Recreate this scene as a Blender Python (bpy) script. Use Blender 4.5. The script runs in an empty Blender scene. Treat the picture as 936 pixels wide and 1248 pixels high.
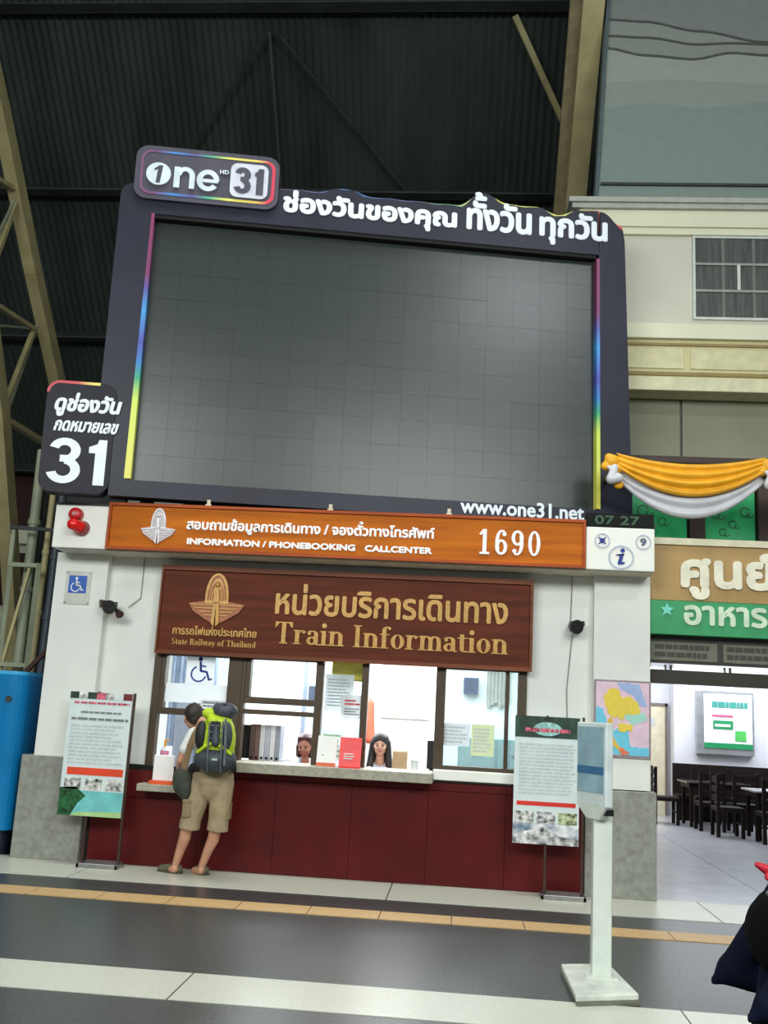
import bpy, bmesh, math, random
from mathutils import Vector, Matrix
random.seed(7)
S = bpy.context.scene
COL = S.collection
R = math.radians
# ------------------------------------------------------------------ camera
cam_d = bpy.data.cameras.new('camera'); cam = bpy.data.objects.new('camera', cam_d); COL.objects.link(cam)
S.camera = cam
_y, _p, _r = R(4.85), R(11.4), R(3.1)
fw = Vector((-math.sin(_y)*math.cos(_p), math.cos(_y)*math.cos(_p), math.sin(_p)))
r0 = Vector((math.cos(_y), math.sin(_y), 0)); u0 = r0.cross(fw)
rt = r0*math.cos(_r)+u0*math.sin(_r); up = u0*math.cos(_r)-r0*math.sin(_r)
cam.matrix_world = Matrix.Translation((0, -10.45, 1.67)) @ Matrix((rt, up, -fw)).transposed().to_4x4()
cam_d.sensor_fit = 'VERTICAL'; cam_d.sensor_height = 36; cam_d.lens = 36*1210/1248
cam_d.clip_end = 200
# ------------------------------------------------------------------ world, exposure, hall lights
w = bpy.data.worlds.new('hall_air'); S.world = w; w.use_nodes = True
w.node_tree.nodes['Background'].inputs[0].default_value = (0.80, 0.92, 0.88, 1)
w.node_tree.nodes['Background'].inputs[1].default_value = 0.22
S.view_settings.view_transform = 'Standard'; S.view_settings.look = 'None'
S.view_settings.exposure = 0.0; S.view_settings.gamma = 1.0; S.view_settings.use_curve_mapping = False

def area(name, loc, target, sx, sy, power, col=(1, .98, .93), spread=180):
    l = bpy.data.lights.new(name, 'AREA'); l.shape = 'RECTANGLE'; l.size = sx; l.size_y = sy
    l.energy = power; l.color = col; l.spread = R(spread)
    o = bpy.data.objects.new(name, l); COL.objects.link(o); o.location = loc
    o.rotation_euler = (Vector(target)-Vector(loc)).to_track_quat('-Z', 'Y').to_euler()
    return o
area('hall_lamp', (-5, -13, 6.8), (-2.5, 0, 1.3), 7, 2.5, 800, (.96, 1, .97))
area('hall_lamp', (4, -13, 6.8), (1.0, 0, 1.6), 6, 2.5, 640, (.96, 1, .97))
area('hall_high_lamp', (-1, -2.4, 10.5), (-1, -1.6, 0), 7, 2.0, 170, (.95, 1, .95), 95)
area('hall_floodlight', (7.0, -13.6, 12.9), (0.2, 0.4, 6), 2.6, 1.0, 60, (.93, .98, 1), 70)
area('booth_tube_light', (-1.3, 1.9, 2.72), (-1.3, 1.9, 0), 4.2, 2.2, 300, (.96, .99, 1))
area('dining_tube_light', (5.5, 5.5, 3.1), (5.5, 5.8, 0), 6, 2.5, 70, (.93, .96, 1))
area('dining_tube_light', (5.5, 8.2, 3.1), (5.5, 8.4, 0), 6, 2, 200, (.93, .96, 1))

# ------------------------------------------------------------------ materials
MATS = {}
def mat(name, col, rough=.6, metal=0, var=.06, scale=8, bump=0, spec=None, emit=0, col2=None, stretch=None, coat=0):
    if name in MATS: return MATS[name]
    m = bpy.data.materials.new(name); m.use_nodes = True
    nt = m.node_tree; b = nt.nodes['Principled BSDF']
    c = [((v/255)/12.92 if v/255 <= .04045 else ((v/255+.055)/1.055)**2.4) for v in col]
    c2 = c if col2 is None else [((v/255+.055)/1.055)**2.4 for v in col2]
    tc = nt.nodes.new('ShaderNodeTexCoord'); mp = nt.nodes.new('ShaderNodeMapping')
    nt.links.new(tc.outputs['Object'], mp.inputs[0])
    if stretch: mp.inputs['Scale'].default_value = stretch
    n = nt.nodes.new('ShaderNodeTexNoise'); n.inputs['Scale'].default_value = scale; n.inputs['Detail'].default_value = 4
    nt.links.new(mp.outputs[0], n.inputs['Vector'])
    rp = nt.nodes.new('ShaderNodeValToRGB')
    lo = 1-var*2; hi = 1+var*2
    rp.color_ramp.elements[0].position = .3; rp.color_ramp.elements[1].position = .7
    rp.color_ramp.elements[0].color = [min(1, v*lo) for v in c]+[1]
    rp.color_ramp.elements[1].color = [min(1, v*hi) for v in c2]+[1]
    nt.links.new(n.outputs['Fac'], rp.inputs[0]); nt.links.new(rp.outputs[0], b.inputs['Base Color'])
    b.inputs['Roughness'].default_value = rough; b.inputs['Metallic'].default_value = metal
    if spec is not None: b.inputs['Specular IOR Level'].default_value = spec
    if coat: b.inputs['Coat Weight'].default_value = coat
    if bump:
        bp = nt.nodes.new('ShaderNodeBump'); bp.inputs['Strength'].default_value = bump; bp.inputs['Distance'].default_value = .01
        nt.links.new(n.outputs['Fac'], bp.inputs['Height']); nt.links.new(bp.outputs[0], b.inputs['Normal'])
    if emit:
        b.inputs['Emission Color'].default_value = c+[1]; b.inputs['Emission Strength'].default_value = emit
    MATS[name] = m; return m
def ramp_mat(name, axis, lo, hi, stops, rough=.4):
    m = bpy.data.materials.new(name); m.use_nodes = True; nt = m.node_tree; b = nt.nodes['Principled BSDF']
    tc = nt.nodes.new('ShaderNodeTexCoord'); sp = nt.nodes.new('ShaderNodeSeparateXYZ'); mr = nt.nodes.new('ShaderNodeMapRange')
    nt.links.new(tc.outputs['Object'], sp.inputs[0]); nt.links.new(sp.outputs[axis], mr.inputs[0])
    mr.inputs[1].default_value = lo; mr.inputs[2].default_value = hi
    rp = nt.nodes.new('ShaderNodeValToRGB'); nt.links.new(mr.outputs[0], rp.inputs[0]); nt.links.new(rp.outputs[0], b.inputs['Base Color'])
    e = rp.color_ramp.elements
    while len(e) < len(stops): e.new(.5)
    for k, (p, c) in enumerate(stops):
        e[k].position = p; e[k].color = [((v/255+.055)/1.055)**2.4 for v in c]+[1]
    b.inputs['Roughness'].default_value = rough
    return m
def wood(name, a, b_, scale=1.5, rough=.45):
    return mat(name, a, rough, spec=.2, var=.05, scale=scale, col2=b_, stretch=(.6, 4, 9))
def glass_mat(name, tint=(.9, .97, .95), gloss=.12, haze=0):
    m = bpy.data.materials.new(name); m.use_nodes = True; nt = m.node_tree
    for n in list(nt.nodes):
        if n.type != 'OUTPUT_MATERIAL': nt.nodes.remove(n)
    out = [n for n in nt.nodes if n.type == 'OUTPUT_MATERIAL'][0]
    t = nt.nodes.new('ShaderNodeBsdfTransparent'); t.inputs[0].default_value = (*tint, 1)
    g = nt.nodes.new('ShaderNodeBsdfGlossy'); g.inputs['Roughness'].default_value = .03
    mx = nt.nodes.new('ShaderNodeMixShader'); mx.inputs[0].default_value = gloss
    nt.links.new(t.outputs[0], mx.inputs[1]); nt.links.new(g.outputs[0], mx.inputs[2]); last = mx
    if haze:
        d = nt.nodes.new('ShaderNodeBsdfDiffuse'); d.inputs[0].default_value = (.75, .85, .82, 1)
        m2 = nt.nodes.new('ShaderNodeMixShader'); m2.inputs[0].default_value = haze
        nt.links.new(mx.outputs[0], m2.inputs[1]); nt.links.new(d.outputs[0], m2.inputs[2]); last = m2
    nt.links.new(last.outputs[0], out.inputs[0]); return m

white_wall = mat('painted_wall', (230, 232, 226), .6, var=.02, scale=3, bump=.1)
fascia_white = mat('fascia_white', (236, 236, 228), .5, var=.01)
granite = mat('grey_granite', (142, 143, 134), .5, var=.10, scale=18, bump=.1)
maroon = mat('maroon_tile', (82, 10, 10), .45, spec=.25, var=.12, scale=2.5)
frame_m = mat('brown_aluminium', (74, 60, 44), .4, metal=.2, var=.06)
stone = mat('counter_stone', (160, 156, 142), .4, var=.1, scale=30)
dark_terr = mat('dark_terrazzo', (60, 62, 62), .33, var=.30, scale=38)
white_terr = mat('white_terrazzo', (205, 205, 192), .3, var=.05, scale=60)
yellow_t = mat('yellow_tactile', (196, 160, 110), .5, var=.05, scale=30)
black_m = mat('black_plastic', (22, 22, 24), .5)
dark_gap = mat('dark_void', (14, 14, 14), .9)
paper = mat('white_paper', (236, 238, 236), .7, var=.01)
ink = mat('grey_print', (120, 126, 128), .8)
blue_ink = mat('blue_print', (30, 50, 140), .6)
red_m = mat('red_plastic', (190, 20, 24), .35)
cream_steel = mat('cream_painted_steel', (182, 170, 124), .5, var=.08, scale=3)
green_steel = mat('pale_green_steel', (150, 156, 132), .5, var=.08, scale=3)
roof_m = mat('corrugated_roof_paint', (50, 60, 55), .6, var=.22, scale=1.2, stretch=(1, .3, .3))
beam_m = mat('roof_beam_paint', (56, 63, 59), .6, var=.15, scale=3)
steel = mat('brushed_steel', (160, 160, 160), .3, metal=.9)

# ------------------------------------------------------------------ mesh helpers
WM = {}
class MB:
    def __init__(s): s.v = []; s.f = []; s.m = []; s.ms = []; s.sm = []
    def mi(s, m):
        if m is None: m = s.ms[0] if s.ms else None
        if m is None: return 0
        if m not in s.ms: s.ms.append(m)
        return s.ms.index(m)
    def add(s, vs, fs, m=None, smooth=False):
        k = len(s.v); s.v += [tuple(v) for v in vs]; s.f += [tuple(i+k for i in f) for f in fs]
        i = s.mi(m); s.m += [i]*len(fs); s.sm += [smooth]*len(fs); return s
    def box(s, x0, y0, z0, x1, y1, z1, m=None):
        vs = [(x, y, z) for x in (x0, x1) for y in (y0, y1) for z in (z0, z1)]
        return s.add(vs, [(0, 1, 3, 2), (4, 6, 7, 5), (0, 4, 5, 1), (2, 3, 7, 6), (0, 2, 6, 4), (1, 5, 7, 3)], m)
    def prism(s, pts, y0, y1, m=None):           # polygon in x,z extruded along y (y0 = front)
        n = len(pts)
        a = sum(pts[i][0]*pts[(i+1) % n][1]-pts[(i+1) % n][0]*pts[i][1] for i in range(n))
        if a < 0: pts = pts[::-1]
        vs = [(x, y0, z) for x, z in pts]+[(x, y1, z) for x, z in pts]
        return s.add(vs, [tuple(range(n)), tuple(range(2*n-1, n-1, -1))]+[(i, i+n, (i+1) % n+n, (i+1) % n) for i in range(n)], m)
    def prism_y(s, pts, x0, x1, m=None):         # polygon in y,z extruded along x
        n = len(pts); vs = [(x0, y, z) for y, z in pts]+[(x1, y, z) for y, z in pts]
        return s.add(vs, [tuple(range(n)), tuple(range(2*n-1, n-1, -1))]+[(i, i+n, (i+1) % n+n, (i+1) % n) for i in range(n)], m)
    def prism_z(s, pts, z0, z1, m=None):
        n = len(pts); vs = [(x, y, z0) for x, y in pts]+[(x, y, z1) for x, y in pts]
        return s.add(vs, [tuple(range(n)), tuple(range(2*n-1, n-1, -1))]+[(i, i+n, (i+1) % n+n, (i+1) % n) for i in range(n)], m)
    def tube(s, p, q, r, r2=None, n=10, m=None):
        p = Vector(p); q = Vector(q); r2 = r if r2 is None else r2
        d = (q-p).normalized(); a = d.orthogonal().normalized(); b = d.cross(a)
        vs = [p+(a*math.cos(t)+b*math.sin(t))*r for t in [2*math.pi*i/n for i in range(n)]]
        vs += [q+(a*math.cos(t)+b*math.sin(t))*r2 for t in [2*math.pi*i/n for i in range(n)]]
        s.add(vs, [(i, (i+1) % n, (i+1) % n+n, i+n) for i in range(n)], m, n > 5)
        return s.add(vs, [tuple(range(n-1, -1, -1)), tuple(range(n, 2*n))], m)
    def bar(s, p, q, wd, ht, m=None, upv=(0, 0, 1)):
        p = Vector(p); q = Vector(q); d = (q-p).normalized(); u = Vector(upv)
        a = d.cross(u)
        if a.length < 1e-3: a = d.orthogonal()
        a.normalize(); b = a.cross(d); vs = []
        for c in (p, q):
            for i, j in ((-1, -1), (1, -1), (1, 1), (-1, 1)): vs.append(c+a*i*wd/2+b*j*ht/2)
        return s.add(vs, [(3, 2, 1, 0), (4, 5, 6, 7), (0, 1, 5, 4), (1, 2, 6, 5), (2, 3, 7, 6), (3, 0, 4, 7)], m)
    def ell(s, c, r, m=None, nu=14, nv=9):
        c = Vector(c); r = (r, r, r) if not hasattr(r, '__len__') else r
        vs = [(c.x, c.y, c.z-r[2])]
        for j in range(1, nv):
            t = -math.pi/2+math.pi*j/nv
            for i in range(nu):
                a = 2*math.pi*i/nu; vs.append((c.x+r[0]*math.cos(t)*math.cos(a), c.y+r[1]*math.cos(t)*math.sin(a), c.z+r[2]*math.sin(t)))
        vs.append((c.x, c.y, c.z+r[2])); L = len(vs)-1; fs = []
        for i in range(nu):
            fs.append((0, 1+(i+1) % nu, 1+i)); fs.append((L, L-nu+i, L-nu+(i+1) % nu))
            for j in range(nv-2):
                a = 1+j*nu; fs.append((a+i, a+(i+1) % nu, a+nu+(i+1) % nu, a+nu+i))
        return s.add(vs, fs, m, True)
    def limb(s, pts, m=None):                    # chain of (x,y,z,r)
        for a, b in zip(pts, pts[1:]):
            s.tube(a[:3], b[:3], a[3], b[3], 12, m); s.ell(a[:3], a[3], m)
        s.ell(pts[-1][:3], pts[-1][3], m); return s
    def ring(s, cx, cz, rx, rz, ix, iz, y0, y1, a0=0, a1=360, n=20, m=None, icx=None):
        icx = cx if icx is None else icx
        full = abs(a1-a0) >= 360; k = n+1
        A = [R(a0+(a1-a0)*i/n) for i in range(k)]; vs = []
        for y in (y0, y1):
            vs += [(cx+rx*math.cos(a), y, cz+rz*math.sin(a)) for a in A]
            vs += [(icx+ix*math.cos(a), y, cz+iz*math.sin(a)) for a in A]
        fs = []
        for i in range(n):
            fs += [(i, i+1, k+i+1, k+i), (2*k+i+1, 2*k+i, 3*k+i, 3*k+i+1), (i+1, i, 2*k+i, 2*k+i+1), (k+i, k+i+1, 3*k+i+1, 3*k+i)]
        if not full: fs += [(0, k, 3*k, 2*k), (n, 2*k+n, 3*k+n, k+n)]
        return s.add(vs, fs, m)
    def disc(s, cx, cz, rx, rz, y0, y1, n=24, m=None):
        return s.prism([(cx+rx*math.cos(2*math.pi*i/n), cz+rz*math.sin(2*math.pi*i/n)) for i in range(n)], y0, y1, m)
    def mesh(s, name, default=None):
        me = bpy.data.meshes.new(name); me.from_pydata(s.v, [], s.f)
        ms = s.ms or [default]
        for m in ms: me.materials.append(m)
        me.polygons.foreach_set('material_index', s.m); me.polygons.foreach_set('use_smooth', s.sm); me.update()
        return me
    def build(s, name, m=None, parent=None, local=False, bevel=0, remesh=0, smooth=6):
        if not s.ms and m: s.ms = [m]
        me = s.mesh(name, m)
        if remesh:
            t = bpy.data.objects.new('t', me); COL.objects.link(t)
            md = t.modifiers.new('r', 'REMESH'); md.mode = 'VOXEL'; md.voxel_size = remesh
            sm = t.modifiers.new('s', 'SMOOTH'); sm.iterations = smooth; sm.factor = .5
            dg = bpy.context.evaluated_depsgraph_get(); dg.update()
            m2 = bpy.data.meshes.new_from_object(t.evaluated_get(dg)); bpy.data.objects.remove(t)
            m2.materials.clear(); m2.materials.append(m)
            m2.polygons.foreach_set('use_smooth', [True]*len(m2.polygons)); m2.name = name; me = m2
        return link(name, me, parent, local, bevel)
def link(name, me, parent=None, local=False, bevel=0):
    o = bpy.data.objects.new(name, me); COL.objects.link(o)
    if parent is not None:
        if not local: me.transform(WM[parent].inverted())
        o.parent = parent; WM[o] = WM[parent]
    else:
        WM[o] = Matrix.Identity(4)
    if bevel:
        b = o.modifiers.new('bevel', 'BEVEL'); b.width = bevel; b.segments = 2; b.limit_method = 'ANGLE'
    return o
def tag(o, label=None, cat=None, group=None, kind=None):
    if label: o['label'] = label
    if cat: o['category'] = cat
    if group: o['group'] = group
    if kind: o['kind'] = kind
    return o
def thing(name, label, cat, loc=(0, 0, 0), rot=(0, 0, 0), group=None):
    o = bpy.data.objects.new(name, None); COL.objects.link(o); o.empty_display_size = .1
    o.location = loc; o.rotation_euler = rot
    from mathutils import Euler
    WM[o] = Matrix.Translation(loc) @ Euler(rot).to_matrix().to_4x4()
    return tag(o, label, cat, group)
def struct(name, mb, m=None, **k):
    return tag(mb.build(name, m, **k), kind='structure')

def raw_text(s, bold=0, depth=.02, res=3):
    c = bpy.data.curves.new('t', 'FONT'); c.body = s; c.size = 1; c.extrude = depth/2; c.resolution_u = res
    o = bpy.data.objects.new('t', c); COL.objects.link(o)
    dg = bpy.context.evaluated_depsgraph_get(); dg.update()
    me = bpy.data.meshes.new_from_object(o.evaluated_get(dg))
    vs = [v.co.copy() for v in me.vertices]; fs = [tuple(p.vertices) for p in me.polygons]
    bpy.data.objects.remove(o); bpy.data.curves.remove(c); bpy.data.meshes.remove(me)
    return vs, fs
TONES = '\u0e48\u0e49\u0e4a\u0e4b\u0e4c'; UP = '\u0e31\u0e34\u0e35\u0e36\u0e37'
def text(mb, s, x0, z0, x1, z1, y, depth=.02, bold=0, shear=0, m=None):
    """letters fitted into the box x0..x1, z0..z1 with their face at y"""
    vs = []; fs = []; base = ''; extra = []
    for i, ch in enumerate(s):
        if ch in TONES and i and s[i-1] in UP: extra.append((base, ch)); continue
        base += ch
    def put(V, F):
        k = len(vs); vs.extend(V); fs.extend(tuple(i+k for i in f) for f in F)
    put(*raw_text(base))
    for pre, ch in extra:
        pv, _ = raw_text(pre); tv, tf = raw_text('อ'+ch); ov, _ = raw_text('อ')
        px = max(v.x for v in pv); ntop = max(v.y for v in pv if v.x > px-.35)
        top = max(v.y for v in ov); idx = {i for i, v in enumerate(tv) if v.y > top+.02}
        keep = [f for f in tf if all(i in idx for i in f)]
        om = max(v.x for v in ov)
        zmin = min(tv[i].y for i in idx); want = ntop+.09
        sub = sorted(idx); mp = {i: j for j, i in enumerate(sub)}
        put([Vector((px+(tv[i].x-om), want+(tv[i].y-zmin)*.85, tv[i].z)) for i in sub], [tuple(mp[i] for i in f) for f in keep])
    mnx = min(v.x for v in vs); mxx = max(v.x for v in vs); mny = min(v.y for v in vs); mxy = max(v.y for v in vs)
    sx = (x1-x0-2*bold)/(mxx-mnx); sz = (z1-z0-2*bold)/(mxy-mny)
    offs = [(0, 0)] if not bold else [(-bold, 0), (bold, 0), (0, bold), (0, -bold), (-bold*.7, bold*.7), (bold*.7, -bold*.7), (bold*.7, bold*.7), (-bold*.7, -bold*.7)]
    zmn = min(v.z for v in vs); zmx = max(v.z for v in vs)
    for oi, (dx, dz) in enumerate(offs):
        V = []
        for v in vs:
            z = z0+bold+(v.y-mny)*sz+dz
            V.append((x0+bold+(v.x-mnx)*sx+dx+shear*(z-z0), y+.0005*oi+(zmx-v.z)/(zmx-zmn)*depth, z))
        mb.add(V, fs, m)
    return mb
def lettering(s, x0, z0, x1, z1, y, m, parent, name='lettering', local=False, **k):
    return text(MB(), s, x0, z0, x1, z1, y, **k).build(name, m, parent, local)
def lines(mb, x0, z0, x1, z1, y, n, m, h=.5, ragged=.25):
    """blurred body copy: rows of short printed runs"""
    st = (z1-z0)/n
    for i in range(n):
        z = z1-st*(i+.5); x = x0; end = x1-random.random()*ragged*(x1-x0)
        while x < end-.01:
            l = random.uniform(.06, .2)*(x1-x0); mb.box(x, y, z-st*h/2, min(x+l, end), y+.002, z+st*h/2, m); x += l+.02*(x1-x0)
    return mb
def rrect(x0, z0, x1, z1, r, n=6):
    p = []
    for cx, cz, a in ((x1-r, z1-r, 0), (x0+r, z1-r, 90), (x0+r, z0+r, 180), (x1-r, z0+r, 270)):
        p += [(cx+r*math.cos(R(a+90*i/n)), cz+r*math.sin(R(a+90*i/n))) for i in range(n+1)]
    return p

# ================================================================== FLOOR
fl = struct('floor', MB().box(-30, -25, -.1, 20, 14, 0), dark_terr)
WM[fl] = Matrix.Identity(4)
for k in range(-6, 6):                                      # white slab borders, jointed
    x = -1.6+3.0*k
    MB().box(x+.006, -4.45, 0, x+2.994, -3.86, .004).build('terrazzo_slab', white_terr, fl)
    MB().box(x+1.006, -.9, 0, x+3.994, .1 if x < 0 else .1, .006).build('terrazzo_slab', white_terr, fl)
for k in range(-30, 26):
    MB().box(.6*k+.004, -1.80, 0, .6*k+.596, -1.47, .006).build('tactile_tile', yellow_t, fl)
dinfloor = mat('dining_floor_tile', (176, 178, 186), .25, var=.03, scale=3)
for i in range(8):
    for j in range(8):
        MB().box(2.0+1.25*i+.004, .1+1.25*j+.004, 0, 3.25+1.25*i-.004, 1.35+1.25*j-.004, .006).build('floor_tile', dinfloor, fl)

# ================================================================== BOOTH SHELL
b = MB()
b.box(-4.44, 0, 1.04, -3.86, .5, 3.2)                      # left pillar
struct('pillar_left', b, white_wall)
struct('pillar_left_dado', MB().box(-4.56, -.03, .004, -3.84, .5, 1.04), granite, bevel=.01)
struct('pillar_right', MB().box(1.36, 0, 1.04, 1.93, .5, 3.2), white_wall)
struct('pillar_right_dado', MB().box(1.29, -.03, .004, 1.99, .5, 1.03), granite, bevel=.01)
b = MB()
b.box(-3.86, .12, .95, -3.27, .3, 3.2); b.box(.69, .12, 1.01, 1.36, .3, 3.2)      # recessed side walls
b.box(-3.27, .12, 2.2, .69, .3, 3.2); b.box(-.24, .12, 1.0, .69, .3, 1.11)
struct('wall_front', b, white_wall)
b = MB()
b.box(-4.4, .5, 0, -4.3, 3.6, 3.2); struct('wall_left', b, white_wall)
struct('wall_right', MB().box(1.8, .5, 0, 1.93, 3.6, 3.2), white_wall)
bw = mat('booth_wall', (240, 242, 240), .7, var=.01)
struct('wall_back', MB().box(-4.4, 3.5, 0, 1.9, 3.6, 3.2), bw)
struct('ceiling', MB().box(-4.4, .3, 2.8, 1.9, 3.6, 2.9), bw)
struct('roof_booth', MB().box(-4.4, -.3, 3.66, 1.93, 3.6, 3.7), mat('roof_top', (90, 90, 88), .8))
# maroon counter front: tiles
cf = tag(MB().box(-3.84, .04, 0, 1.29, .12, 1.0, dark_gap).build('trim_1'), kind='structure')
xs = [-3.76, -2.62, -1.84, -1.06, -.28, .5, 1.285]
for a, c in zip(xs, xs[1:]):
    zt = .73 if c < -2.6 else .98
    MB().box(a+.002, 0, .01, c-.002, .045, zt-.06).build('maroon_panel', maroon, cf)
    MB().box(a+.002, 0, zt-.055, c-.002, .045, .95 if c < -2.6 else 1.0).build('maroon_panel', maroon, cf)
# sills / ledges
tag(MB().box(-3.24, -.22, .76, -2.3, .3, .83).build('trim_2', stone, bevel=.008), kind='structure')
tag(MB().box(-2.3, -.25, 1.0, -.24, .3, 1.10).build('trim_3', stone, bevel=.008), kind='structure')
tag(MB().box(-.24, -.06, 1.03, .66, .3, 1.13).build('trim_4', fascia_white, bevel=.008), kind='structure')
# fascia boxes + soffit
struct('beam_soffit', MB().box(-4.3, -.32, 3.19, 1.9, .3, 3.225), mat('soffit_plaster', (196, 190, 174), .7))
b = MB(); b.box(-4.37, -.36, 3.2, -3.78, .2, 3.66); struct('beam_fascia_left', b, fascia_white, bevel=.01)
b = MB(); b.box(1.222, -.36, 3.2, 1.91, .2, 3.64); struct('beam_fascia_right', b, fascia_white, bevel=.01)
struct('beam_fascia_back', MB().box(-3.78, -.28, 3.22, 1.22, .2, 3.66), fascia_white)

# ---- windows of the booth
clear = glass_mat('clear_pane', (.96, .98, .98), .06); tint = glass_mat('tinted_pane', (.80, .86, .88), .10, .10)
def fbar(x0, z0, x1, z1, y0=.08, y1=.2, name='window_frame'): return (x0, z0, x1, z1, y0, y1, name)
wins = [
 ('window_1', [(-3.27, .83, -3.19, 2.2), (-3.19, 1.53, -2.43, 1.60), (-3.19, 2.15, -2.43, 2.2), (-3.19, 1.60, -3.14, 2.15), (-2.46, .83, -2.31, 2.2)], [(-3.14, 1.60, -2.46, 2.15)], clear),
 ('window_2', [(-2.31, 1.10, -2.27, 2.2), (-2.27, 2.15, -1.51, 2.2), (-2.27, 1.69, -1.51, 1.76), (-2.27, 1.58, -1.51, 1.63), (-1.52, 1.10, -1.44, 2.2), (-2.27, 1.76, -2.22, 2.15)], [(-2.22, 1.76, -1.52, 2.15)], clear),
 ('window_3', [(-1.44, 2.17, -1.03, 2.2), (-1.03, 1.10, -.96, 2.2)], [(-1.44, 1.12, -1.03, 2.17)], clear),
 ('window_4', [(-.96, 2.17, -.24, 2.2), (-.25, 1.10, -.15, 2.2)], [], clear),
 ('window_5', [(-.15, 2.15, .6, 2.2), (-.15, 1.13, .6, 1.17), (.47, 1.17, .51, 2.15), (.60, 1.13, .69, 2.2)], [(-.15, 1.17, .47, 2.15), (.51, 1.17, .6, 2.15)], tint),
]
for nm, bars, panes, gm in wins:
    wn = tag(bpy.data.objects.new(nm, None), kind='structure'); COL.objects.link(wn); WM[wn] = Matrix.Identity(4)
    for q in bars: MB().box(q[0], .08, q[1], q[2], .2, q[3]).build('frame_bar', frame_m, wn, bevel=.005)
    for q in panes: MB().box(q[0], .14, q[1], q[2], .145, q[3]).build('pane', gm, wn)

# ================================================================== SIGNS ON THE BOOTH
or_m = wood('orange_varnished_wood', (172, 86, 8), (194, 106, 12), rough=.6); or_d = wood('orange_wood_trim', (150, 62, 16), (172, 76, 22))
letw = mat('white_letter', (240, 240, 240), .4, var=.01)
t = thing('information_board', 'long orange varnished wooden call centre board under the big screen', 'sign', (-1.28, -.36, 3.22))
MB().box(-3.78, -.36, 3.215, 1.218, -.28, 3.70).build('board', or_m, t)
b = MB(); b.box(-3.78, -.385, 3.205, 1.218, -.36, 3.235); b.box(-3.78, -.385, 3.675, 1.218, -.36, 3.705)
b.box(-3.78, -.385, 3.235, -3.75, -.36, 3.675); b.box(1.19, -.385, 3.235, 1.218, -.36, 3.675); b.build('border_trim', or_d, t)
lettering('สอบถามข้อมูลการเดินทาง / จองตั๋วทางโทรศัพท์', -2.93, 3.41, -.32, 3.60, -.372, letw, t, bold=.005, depth=.012)
lettering('INFORMATION / PHONEBOOKING   CALLCENTER', -2.91, 3.285, -.34, 3.355, -.372, letw, t, bold=.005, depth=.012)
def serif_digits(mb, y, d, m):   # 1690, bold serif
    x, z, h = .13, 3.31, .26
    class J:
        n = 0
        def __getattr__(s_, k):
            fn = getattr(real, k)
            def g(*a, **kw):
                J.n += 1; v0 = len(real.v); fn(*a, **kw); real.v[v0:] = [(q[0], q[1]+.0006*J.n, q[2]) for q in real.v[v0:]]
            return g
    real = mb; mb = J()
    mb.box(x+.045, y, z, x+.085, y+d, z+h, m); mb.box(x+.015, y, z, x+.115, y+d, z+.022, m)
    mb.prism([(x+.045, z+h), (x+.01, z+h-.05), (x+.02, z+h-.065), (x+.05, z+h-.045)], y, y+d, m)
    def O(cx): mb.ring(cx, z+h/2, .062, h/2, .026, h/2-.022, y, y+d, n=20, m=m)
    cx = x+.235                                    # 6
    mb.ring(cx, z+.08, .062, .08, .026, .055, y, y+d, m=m)
    mb.ring(cx+.005, z+h*.52, .067, h*.48, .03, h*.48-.02, y, y+d, 60, 225, 14, m)
    mb.disc(cx+.03, z+h-.045, .022, .022, y, y+d, 12, m)
    cx = x+.40                                     # 9
    mb.ring(cx, z+h-.08, .062, .08, .026, .055, y, y+d, m=m)
    mb.ring(cx-.005, z+h*.48, .067, h*.48, .03, h*.48-.02, y, y+d, 240, 405, 14, m)
    mb.disc(cx-.03, z+.045, .022, .022, y, y+d, 12, m)
    O(x+.57)
    return real
serif_digits(MB(), -.375, .015, letw).build('digits', letw, t)
def emblem(mb, cx, z0, z1, hw, y, d, m, m2):
    """winged emblem: pointed fluted dome with a figure above spread wings and a tail"""
    H = z1-z0; zw = z0+H*.42
    dome = []
    for i in range(13):
        a = math.pi*i/12; rr = hw*.42; x = cx+rr*math.cos(a)*(1 if 1 else 0); z = zw+(z1-zw)*math.sin(a)**.75
        dome.append((x, z))
    mb.prism(dome, y, y+d, m)
    for sgn in (-1, 1):
        mb.prism([(cx, zw+.01*H), (cx+sgn*hw*.3, zw+H*.06), (cx+sgn*hw, zw), (cx+sgn*hw*.8, zw-H*.15), (cx+sgn*hw*.35, zw-H*.3), (cx+sgn*hw*.05, z0+H*.04)], y+d*.3, y+d, m2)
        for k in range(4):
            a = zw-.02*H-k*H*.065
            mb.bar((cx+sgn*hw*.12, y+d*.15, a), (cx+sgn*hw*(.93-.17*k), y+d*.15, a-H*.0+k*0), H*.018, H*.02, m)
        mb.prism([(cx+sgn*.01, z0), (cx+sgn*hw*.14, z0+H*.06), (cx+sgn*hw*.1, zw), (cx, zw)], y-d*.2, y+d, m)
    for k in range(3):
        r = hw*(.34-.09*k); mb.ring(cx, zw+H*.04, r, (z1-zw)*(.86-.2*k), r*.86, (z1-zw)*(.8-.2*k), y-d*.35, y, 5, 175, 12, m2)
    mb.ell((cx, y-d*.3, zw+H*.36), (hw*.09, d*.6, H*.045), m)
    mb.prism([(cx-hw*.1, zw+H*.02), (cx+hw*.1, zw+H*.02), (cx+hw*.07, zw+H*.3), (cx-hw*.07, zw+H*.3)], y-d*.6, y, m)
    return mb
em_w = mat('emblem_silver', (214, 210, 214), .35, var=.08, scale=30); em_w2 = mat('emblem_rose', (190, 176, 178), .4)
emblem(MB(), -3.23, 3.275, 3.66, .19, -.385, .025, em_w, em_w2).build('winged_emblem', None, t)

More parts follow.
